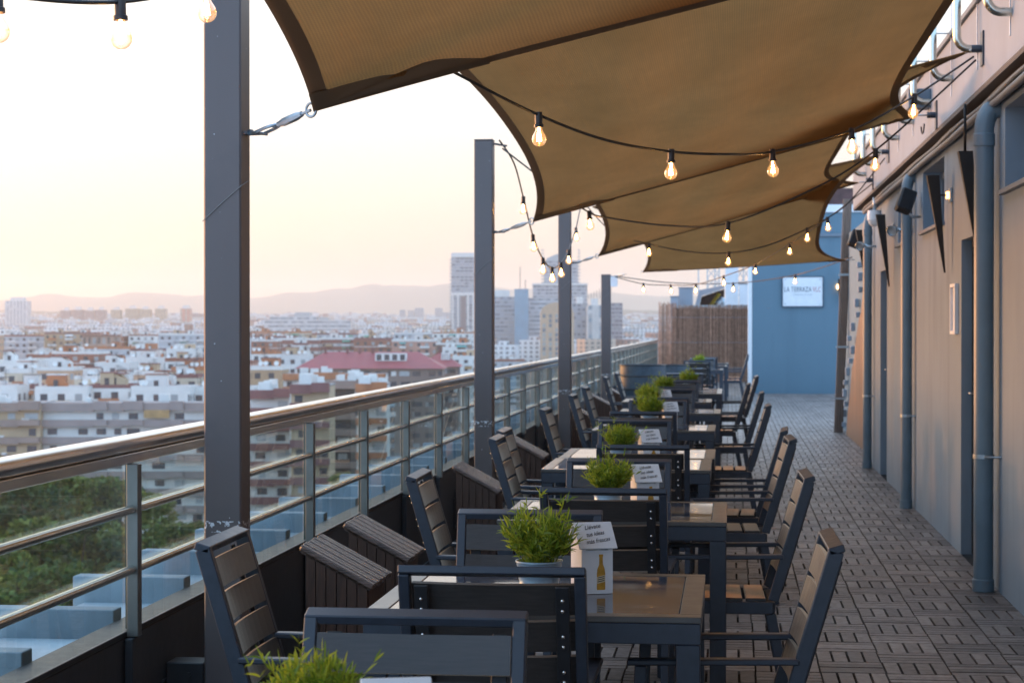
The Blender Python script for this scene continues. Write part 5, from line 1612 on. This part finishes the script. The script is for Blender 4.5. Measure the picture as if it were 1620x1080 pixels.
# ---- rows of houses seen over the mauve block and the handrail, one by one
NEAR = [
    (-60, 29, 617, 372, 10, 'white', 'white house with a magenta sheet roof at the far left behind the tan block', 'red'), (30, 54, 615, 380, 8, 'white', 'narrow white stair tower right of the magenta roof', 'white'),
    (55, 139, 617, 372, 10, 'white', 'white block with a brown tiled parapet right behind the mauve block', 'terracotta'), (140, 206, 614, 376, 10, 'white', 'white gabled house with one tiny square window behind the mauve block', 'white'),
    (207, 300, 618, 374, 10, 'white', 'white block with a plum roof strip behind the mauve block', 'pink'), (300, 400, 619, 380, 10, 'white', 'white block with a plum roof hidden by the nearest post', 'pink'),
    (-30, 55, 575, 470, 12, 'white', 'white flat block with small slit windows at the left edge', 'white'), (8, 60, 590, 450, 10, 'cream', 'cream block with a green awning at the left', 'white'), (60, 118, 586, 445, 10, 'peach', 'peach block with white screens and a teal awning', 'grey'),
    (118, 160, 600, 410, 9, 'cream', 'cream gable-ended house between the teal awning and the peach house', 'terracotta'), (160, 212, 610, 405, 9, 'white', 'low white house with red roof strips', 'terracotta'), (213, 246, 593, 430, 9, 'peach', 'peach house with a sloping roof shoulder', 'terracotta'),
    (247, 266, 608, 415, 8, 'salmon', 'salmon house squeezed between the peach and cream gables', 'terracotta'), (266, 312, 598, 425, 9, 'cream', 'cream house with a red sloping coping', 'terracotta'), (272, 330, 586, 480, 10, 'tan', 'beige block with dark upper openings', 'grey'),
    (78, 158, 560, 600, 14, 'brick red', 'wide red brick block with white balconies', 'terracotta'), (40, 84, 566, 580, 12, 'white', 'white block left of the wide red brick one', 'white'), (150, 205, 578, 540, 12, 'white', 'plain white block with one dark window', 'white'),
    (200, 262, 570, 560, 12, 'white', 'white block with a terracotta edge right of the plain white one', 'terracotta'), (262, 322, 572, 555, 12, 'white', 'bright white block with a small hut, next to the nearest post', 'white'), (96, 206, 552, 720, 16, 'pale grey', 'long low pale grey block with a dark roof', 'grey'),
    (206, 262, 555, 690, 12, 'white', 'white roof house with a slim chimney stack', 'white'), (262, 312, 556, 680, 12, 'white', 'white twin-roofed house behind the bright white block', 'white'), (322, 400, 575, 520, 12, 'salmon', 'salmon block hidden behind the nearest post', 'terracotta'),
    (398, 448, 585, 460, 10, 'tan', 'flat tan block with satellite dishes right of the nearest post', 'grey'), (398, 438, 560, 640, 10, 'white', 'long white block with a red strip, right of the nearest post', 'terracotta'), (438, 490, 565, 610, 10, 'white', 'white house with a pinkish red awning roof beside the red hip roof', 'pink'),
    (464, 486, 546, 760, 8, 'white', 'white stair tower with a dark door above the pinkish awning', 'white'), (398, 440, 540, 820, 12, 'brick red', 'brick block with white balconies above the long white block', 'terracotta'), (440, 505, 538, 840, 12, 'striped brick', 'striped brick block behind the white stair tower', 'terracotta'),
    (505, 560, 537, 850, 12, 'striped brick', 'striped brick block with a small white hut', 'terracotta'), (560, 620, 538, 840, 12, 'brick red', 'brick block with dishes above the red hip roof', 'terracotta'), (620, 690, 540, 830, 12, 'salmon', 'salmon block above the right half of the red hip roof', 'terracotta'),
    (690, 745, 545, 800, 12, 'brown', 'brown brick house at the foot of the tall banded tower', 'terracotta'), (700, 722, 552, 760, 8, 'white', 'white house wall beside the brown house', 'white'), (715, 765, 566, 720, 12, 'white', 'white block right of the red hip roof, against the second post', 'white'),
    (742, 765, 561, 900, 10, 'white', 'small white block right of the second post', 'white'), (765, 830, 572, 860, 12, 'pale grey', 'low pale grey block below the grey slab tower', 'grey'), (905, 960, 566, 900, 12, 'salmon', 'low block with a pinkish roof between the third and fourth posts', 'pink'),
]
for i, (a, b, y, d, dep, col, lab, rf2) in enumerate(NEAR):
    block_house(a, b, y, d, dep, col, lab, None, yaw=R(rc.uniform(-4, 4)), seed=i + 3, roof=rf2)

ROWS = [(950, 530, -40, 400), (1120, 527, -40, 400), (1050, 528, 398, 712), (1300, 524, -60, 400)]
for ri, (d0, y0, xa, xb) in enumerate(ROWS):
    x = xa; k = 0
    where = ['the row behind the red brick block', 'the second row behind the red brick block', 'the row behind the striped brick blocks', 'the hazy row before the brown far towers'][ri]
    while x < xb and k < 20:
        wpx = rc.uniform(12, 26) / d0 * F_PX
        col = rc.choice(['white', 'white', 'cream', 'pale grey', 'brick red', 'peach', 'tan', 'salmon', 'white'])
        block_house(x, x + wpx - 3, y0 + rc.uniform(-3.5, 5), d0 + rc.uniform(-40, 40), rc.uniform(9, 14), col, f'{col} block, {ORD[k]} from the left in {where}', 'hazy blocks in the middle distance', yaw=R(rc.uniform(-10, 10)), seed=100 + ri * 40 + k, detail=d0 < 1100, roof=rc.choice(['grey', 'terracotta', 'white', 'terracotta']))
        x += wpx; k += 1

# ---- towers
def tower(px0, px1, pyt, d, dep, fm, label, name='tower_block', cap=None):
    r, w, h = plot(px0, px1, pyt, d, dep, name, label, 'tower')
    mb = MB(); body(mb, -w / 2, w / 2, -dep / 2, dep / 2, 0, h); mb.build('wall', [fm, ROOFM['grey']], r)
    if cap:
        mb = MB(); mb.bx(-w * cap, w * cap, -dep * .3, dep * .3, h + .01, h + 5); mb.build('roof_house', ROOFM['wall_white'], r)
    return r, w, h, dep
glassy = facade('tower_glass_facade', (.26, .29, .33), (.07, .09, .12), 4.2, 3.0, (.12, .88), (.25, .85), band=((.42, .44, .46), .2))
r, w, h, dp = tower(714, 751, 402, 1900, 24, glassy, 'tall banded residential tower left of the second post, tallest in view')
for k, x in enumerate((-.5, -.06, .38)):
    pass
mb = MB()
for x in (-.47, .18):
    for zz in (0,): mb.bx(w * x, w * x + w * .07, -dp / 2 - .6, -dp / 2 - .05, 0, h - 40); mb.bx(w * (x + .22), w * (x + .29), -dp / 2 - .6, -dp / 2 - .05, 0, h - 40)
mb.build('white_rib', ROOFM['wall_white'], r)
mb = MB(); mb.bx(w * -.5 - .3, w * .5 + .3, -dp / 2 - .8, -dp / 2 - .06, h - 40, h - 37); mb.bx(-w / 2 - .3, w / 2 + .3, -dp / 2 - .8, -dp / 2 - .06, h - 3, h + 1.4); mb.build('white_belt', ROOFM['wall_white'], r)
for k in range(24):
    z = h - 6 - k * 3.3
    mb = MB(); mb.bx(-w / 2 - 2.0, -w / 2 - .02, -dp / 2 + 1, -dp / 2 + 8, z, z + 1.2); mb.build('balcony', ROOFM['shutter'], r)
mb = MB(); mb.bx(-w * .1, w * .12, -dp / 2 - .5, -dp / 2 - .04, 0, h - 41); mb.build('dark_strip', facade('brown_strip', (.15, .13, .14), bay=5, wx=(.2, .8)), r)
greys = facade('grey_slab_facade', (.33, .36, .40), (.10, .12, .15), 3.0, 3.1, (.06, .94), (.35, .8))
tower(760, 826, 469, 1500, 20, greys, 'wide grey slab block with rows of windows right of the second post', 'office_block', .2)
r, w, h, dp = tower(814, 836, 457, 1470, 12, facade('blue_tower_facade', (.17, .31, .40), (.12, .24, .32), 9, 60, (.4, .6), (.0, .0)), 'smooth blue stair tower between the grey slab and the office block', 'office_block')
mb = MB(); mb.tube([(-1, 0, h), (-1, 0, h + 17)], .25, 5); mb.tube([(3, 0, h), (3, 0, h + 7)], .25, 5); mb.build('antenna', ROOFM['dark'], r)
office = facade('office_facade', (.44, .45, .47), (.13, .15, .18), 3.0, 3.2, (.0, 1.0), (.40, .78))
tower(833, 890, 471, 1480, 22, office, 'pale office block with ribbon windows before the stepped tower', 'office_block')
r, w, h, dp = tower(843, 929, 451, 1750, 24, facade('stepped_facade', (.34, .34, .36), (.10, .11, .14), 3.6, 3.0, (.15, .85), (.3, .8), band=((.48, .48, .49), .2)), 'wide stepped tower behind the third post')
mb = MB(); w2 = w * .62; h2 = at(0, 412, 1750).z - at(0, 451, 1750).z
mb.cur = 0; body(mb, -w2 / 2 + 1, w2 / 2 + 1, -8, 8, h + .01, h + h2); up_ = mb.build('upper_tier', [bpy.data.materials['stepped_facade'], ROOFM['grey']], r)
for k in range(11):
    z = h + 2 + k * 2.9
    mb = MB(); mb.bx(-w2 / 2 - 1.5, -w2 / 2 + .98, -6, 0, z, z + 1.1); mb.build('balcony', ROOFM['shutter'], up_)
    mb = MB(); mb.bx(w2 / 2 + 1.02, w2 / 2 + 3.2, -6, 0, z, z + 1.1); mb.build('balcony', ROOFM['shutter'], up_)
mb = MB(); mb.prism([(-w2 * .4, h + h2 + .02), (w2 * .15, h + h2 + .02), (w2 * .15, h + h2 + 7), (-w2 * .1, h + h2 + 6), (-w2 * .4, h + h2 + 2)], -6, 6, Matrix(((1, 0, 0), (0, 0, 1), (0, 1, 0)))); mb.build('sloped_crown', ROOFM['shutter'], r)
mb = MB(); mb.bx(-w / 2 - .6, w / 2 + .6, -dp / 2 - .7, dp / 2 + .6, h + .005, h + 1.6); mb.build('white_belt', ROOFM['wall_white'], r)
# tan tower with a rounded top
r, w, h = plot(855, 908, 496, 1300, 16, 'tower_block', 'tan tower with a rounded top left of the third post', 'tower')
mb = MB(); body(mb, -w / 2, w / 2, -8, 8, 0, h); mb.build('wall', [facade('tan_tower_facade', (.50, .34, .22), (.10, .13, .17), 4.2, 3.1, (.34, .80), (.10, .86)), ROOFM['grey']], r)
hr = at(0, 478, 1300).z - at(0, 496, 1300).z
mb = MB(); arc = [(-w / 2 + w * k / 20, h + .01 + hr * math.sqrt(max(0, 1 - (2 * k / 20 - 1) ** 2))) for k in range(21)]
mb.prism(arc, -8, 8, Matrix(((1, 0, 0), (0, 0, 1), (0, 1, 0)))); mb.build('rounded_top', mat('tan_render', (.50, .34, .22), .8, 0, .1, .2), r)
tower(905, 930, 480, 1420, 16, facade('slate_resid_facade', (.27, .30, .34), (.08, .10, .12), 3.4, 3.0, (.2, .8), (.3, .8)), 'slate residential tower right of the third post', cap=.2)
r, w, h, dp = tower(929, 952, 483, 1400, 16, facade('white_strip_facade', (.48, .48, .46), (.14, .22, .27), 7.5, 3.0, (.15, .45), (.0, 1.0)), 'white tower with glazed strips left of the shortest post', cap=.25)
mb = MB()
for k in range(5): mb.tube([(-4 + k * 2, 0, h + 5), (-4 + k * 2, 0, h + 8 + k)], .2, 5)
mb.build('antenna', ROOFM['dark'], r)
tower(960, 985, 479, 1450, 18, facade('dark_resid_facade', (.22, .21, .24), (.08, .08, .10), 3.0, 3.0, (.25, .75), (.3, .75), band=((.40, .38, .38), .2)), 'dusky residential tower right of the shortest post')
# far towers on the left skyline
wt = facade('ribbed_white_facade', (.55, .55, .54), (.25, .26, .28), 4.5, 3.0, (.62, .98), (.1, .9))
tower(8, 43, 476, 2600, 22, wt, 'white ribbed tower alone on the left skyline', cap=.3)
bf = facade('pink_brown_far_facade', (.27, .18, .17), (.14, .11, .11), 5, 3, (.3, .7), (.3, .8))
for a, b, y, lab in ((95, 112, 491, 'leftmost pink-brown block of the far skyline terrace'), (113, 131, 490, 'second pink-brown block of the far skyline terrace'), (132, 150, 491, 'third pink-brown block of the far skyline terrace'), (151, 166, 490, 'fourth pink-brown block of the far skyline terrace')):
    tower(a, b, y, 3300, 20, bf, lab, cap=.2)
yf = facade('yellow_brown_far_facade', (.40, .32, .20), (.16, .13, .11), 5, 3, (.3, .7), (.3, .8), band=((.22, .15, .12), .3))
for a, b, y, lab in ((175, 191, 490, 'first yellowish skyline block right of the pink-brown terrace'), (198, 219, 488, 'second yellowish skyline block, the widest'), (220, 238, 489, 'third yellowish skyline block'), (245, 262, 488, 'fourth yellowish skyline block')):
    tower(a, b, y, 3400, 18, yf, lab, cap=.25)
tower(285, 301, 488, 3000, 16, facade('orange_far_facade', (.50, .20, .13), (.3, .12, .08), 6, 3, (.3, .6), (.3, .8), strip=((.42, .34, .30), 8, 0, .3)), 'orange-red tower on the skyline left of the nearest post', cap=.3)
tower(302, 345, 496, 3600, 20, bf, 'wide pink-brown skyline block cut by the nearest post')
for a, b, y, d, lab in ((632, 641, 490, 3600, 'thin pale tower, first of the far group right of centre'), (645, 655, 491, 3500, 'stubby grey tower, second of the far group'), (656, 670, 487, 3500, 'tallest grey tower of the far group'), (688, 700, 487, 3700, 'pale tower at the right of the far group'), (700, 713, 494, 3300, 'low tower beside the tall banded one')):
    tower(a, b, y, d, 18, facade('far_grey_facade_' + str(a).translate(str.maketrans('0123456789', 'abcdefghij')), (.36, .36, .37), (.2, .21, .22), 5, 3), lab)
# long stepped white hospital
hosp = facade('hospital_facade', (.50, .51, .51), (.15, .18, .21), 4, 4.2, (.0, 1.0), (.28, .68))
r, w, h = plot(418, 555, 506, 2000, 30, 'hospital', 'long stepped pale building with ribbon windows on the skyline', 'building')
mb = MB(); body(mb, -w / 2, w / 2, -15, 15, 0, h); mb.build('wall', [hosp, ROOFM['grey']], r)
h2 = at(0, 500, 2000).z - at(0, 506, 2000).z
mb = MB(); body(mb, -w * .44, w * .1, -10, 15, h + .01, h + h2); mb.build('upper_storey', [hosp, ROOFM['grey']], r)
mb = MB(); mb.bx(-w * .16, w * .02, -6, 10, h + h2 + .01, h + h2 + 4); mb.bx(w * .12, w * .22, -6, 10, h + .01, h + 3); mb.build('plant_room', ROOFM['shutter'], r)
r, w, h = plot(130, 182, 531, 900, 14, 'arcaded_block', 'brown block with a colonnade of dark arches under a flat roof', 'building')
mb = MB(); body(mb, -w / 2, w / 2, -7, 7, 0, h); mb.build('wall', [facade('arcade_facade', (.36, .24, .18), (.10, .07, .06), 2.2, 4.0, (.25, .8), (.1, .8)), ROOFM['grey']], r)
mb = MB(); mb.bx(-w / 2 - .6, w / 2 + .6, -7.6, 7.6, h + .01, h + .5); mb.build('roof', ROOFM['plum'], r)

# ---- the far town: far too many roofs to count
mb = MB()
for k in range(5200):
    d = 1250 + 3500 * rc.random() ** .8
    px = rc.uniform(-420, 1320)
    w = rc.uniform(9, 26); dep = rc.uniform(8, 16); h = rc.choice([7, 10, 13, 16, 16, 19]) + rc.uniform(-1, 1)
    p = at(px, 516, d); z0 = gz(d) - 1
    a = YAW + rc.uniform(-.5, .5)
    Mz = Matrix.Rotation(a, 3, 'Z')
    mb.box((p.x, p.y, z0 + h / 2), (w, dep, h), Mz, 0, 'xXyYZ')
    if rc.random() < .4:
        mb.box((p.x, p.y, z0 + h + 1.2), (w * .3, dep * .4, 2.4), Mz, 0, 'xXyYZ')
tm = NT('far_town')
g = tm.new('ShaderNodeNewGeometry'); rv = g.outputs['Random Per Island']
cr = tm.new('ShaderNodeValToRGB'); cr.color_ramp.interpolation = 'CONSTANT'
els = cr.color_ramp.elements
for p, c in ((0, (.70, .70, .69)), (.32, (.60, .56, .50)), (.46, (.50, .51, .53)), (.60, (.50, .34, .27)), (.68, (.34, .17, .13)), (.73, (.56, .44, .34)), (.82, (.72, .72, .72))):
    e = els[0] if p == 0 else els.new(p)
    e.position = p; e.color = (*c, 1)
els[-1].position = .93; els[-1].color = (.25, .12, .09, 1)
tm.l.new(rv, cr.inputs[0])
oc = tm.new('ShaderNodeTexCoord').outputs['Object']
sx = tm.new('ShaderNodeSeparateXYZ'); tm.l.new(oc, sx.inputs[0])
fz = tm.math('FRACT', tm.math('MULTIPLY', sx.outputs[2], 1 / 3.0)); fx = tm.math('FRACT', tm.math('MULTIPLY', sx.outputs[0], 1 / 4.0))
nz = tm.new('ShaderNodeSeparateXYZ'); tm.l.new(g.outputs['Normal'], nz.inputs[0])
side = tm.math('LESS_THAN', nz.outputs[2], .5)
wm = tm.math('MULTIPLY', tm.math('MULTIPLY', tm.math('GREATER_THAN', fz, .45), tm.math('GREATER_THAN', fx, .5)), side)
cc = tm.mix(tm.math('MULTIPLY', wm, .8), cr.outputs[0], (.10, .10, .11, 1))
roofc = tm.mix(tm.math('FRACT', tm.math('MULTIPLY', rv, 7.3)), (.44, .23, .17, 1), (.55, .54, .52, 1))
cc = tm.mix(tm.math('SUBTRACT', 1.0, side), cc, roofc)
tm.l.new(cc, tm.p.inputs['Base Color']); tm.p.inputs['Roughness'].default_value = .85
ft = mb.build('far_town', tm.mat); tag(ft, 'hazy mass of countless low white and reddish roofs stretching to the hills', 'town', None, 'stuff')

# ---- trees in the park below the terrace and along the streets
def make_tree(seed, H, cr_w, nleaf):
    rnd = random.Random(seed)
    root = empty('park_tree')
    mb = MB()
    mb.tube([(0, 0, 0), (.1, .05, H * .2), (-.05, .1, H * .42), (.1, 0, H * .7)], [.45, .34, .26, .08], 9)
    clumps = []
    for k in range(26):
        a = rnd.uniform(0, 2 * PI); t = rnd.uniform(.24, .98)
        rr = cr_w * (.25 + .75 * rnd.random()) * (1 - abs(t - .58) * 1.1)
        c = Vector((rr * math.cos(a), rr * math.sin(a), H * t)); clumps.append((c, rnd.uniform(.45, 1.0) * cr_w * .40))
        if k < 9: mb.tube([(0, .05, H * .28 + H * .025 * k), (c.x * .5, c.y * .5, c.z * .62 + H * .12), (c.x * .92, c.y * .92, c.z)], [.17, .10, .03], 6)
    mb.build('trunk', M['bark'], root, True)
    mb = MB()
    for k in range(nleaf):
        c, r = rnd.choice(clumps)
        v = Vector((rnd.gauss(0, 1), rnd.gauss(0, 1), rnd.gauss(0, 1))).normalized() * (r * (.55 + .45 * rnd.random() ** .5))
        v.z *= .72
        p = c + v
        u = Vector((rnd.uniform(-1, 1), rnd.uniform(-1, 1), rnd.uniform(-.7, .7))).normalized(); w_ = u.cross(Vector((rnd.uniform(-1, 1), rnd.uniform(-1, 1), rnd.uniform(-1, 1)))).normalized()
        s = rnd.uniform(.20, .46)
        mb.quad(p - u * s, p - w_ * s * .5, p + u * s, p + w_ * s * .5)
    mb.build('crown', M['tree_leaf' + ('', '_dark', '_light')[seed % 3]], root)
    return root
tp = [make_tree(5, 20, 5.6, 6000), make_tree(6, 18, 5.2, 5600), make_tree(10, 22, 6.2, 6500)]
TREES = [(-50, 715, 190), (10, 722, 200), (55, 748, 185), (105, 742, 205), (150, 738, 215), (190, 752, 225), (235, 775, 215), (30, 800, 165), (110, 800, 170), (180, 830, 175), (268, 815, 205), (295, 850, 195), (-60, 800, 160), (60, 880, 150), (140, 880, 155),
         (545, 745, 300), (572, 770, 270), (735, 700, 330), (600, 800, 240), (405, 850, 220), (440, 870, 230)]
tl = ['tall broad tree at the left edge, its crown reaching the handrail', 'tree beneath the handrail near the left edge', 'dark tree at the lower left, third from the left edge of the park', 'tree rising left of the first baluster', 'highest tree just left of the first baluster',
      'tree directly behind the first baluster', 'tree right of the first baluster, sloping crown', 'lower dark tree in front at the left', 'lower dark tree below the middle bar', 'low tree behind the first baluster', 'tree thinning out towards the nearest post', 'last tree of the park before the nearest post',
      'lower tree at the leftmost edge', 'dark undergrowth tree low behind the coping', 'second dark undergrowth tree low behind the coping', 'small street tree seen through the glass left of the wooden boxes', 'second small street tree behind the glass, left of the second post', 'small tree between the red roofed block and the second post',
      'small street tree low in the glass before the second post', 'small street tree just right of the nearest post', 'second small street tree right of the nearest post']
for i, (px, py, d) in enumerate(TREES):
    o = tp[i] if i < 3 else copy_tree(tp[i % 3])
    p = at(px, py, d); z0 = gz(d) - .2
    H = (20, 18, 22)[i % 3]
    k = (p.z - z0) / (H * 1.03)
    o.location = (p.x, p.y, z0); kx = max(k, .75) if d > 230 else max(1.0, k)
    o.scale = (kx, kx, k); o.rotation_euler = (0, 0, i * 2.3)
    tag(o, tl[i], 'tree', 'trees below the terrace')

# ================================================================== HAZE
HAZE = True
if HAZE:
    mb = MB()
    a0 = R(30)
    u = Vector((-math.sin(a0), math.cos(a0), 0)); v = Vector((math.cos(a0), math.sin(a0), 0))
    z0, z1 = -37.0, 330.0
    P = []
    for z in (z0, z1):
        for s, t in ((-160, -120), (-160, 14500), (11500, 14500), (11500, -120)):
            q = v * s + u * t; P.append(Vector((q.x, q.y, z)))
    mb.v = P
    for f in ((0, 1, 2, 3), (7, 6, 5, 4), (0, 4, 5, 1), (1, 5, 6, 2), (2, 6, 7, 3), (3, 7, 4, 0)): mb.face(f)
    hm = bpy.data.materials.new('haze'); hm.use_nodes = True
    hn = hm.node_tree.nodes; hn.remove(hn['Principled BSDF'])
    pv = hn.new('ShaderNodeVolumePrincipled'); pv.inputs['Color'].default_value = (.98, .925, .83, 1); pv.inputs['Density'].default_value = .00014; pv.inputs['Anisotropy'].default_value = .5
    hm.node_tree.links.new(pv.outputs[0], hn['Material Output'].inputs['Volume'])
    hz = mb.build('haze', hm); tag(hz, kind='stuff'); hz['label'] = 'pale evening haze over the whole town'
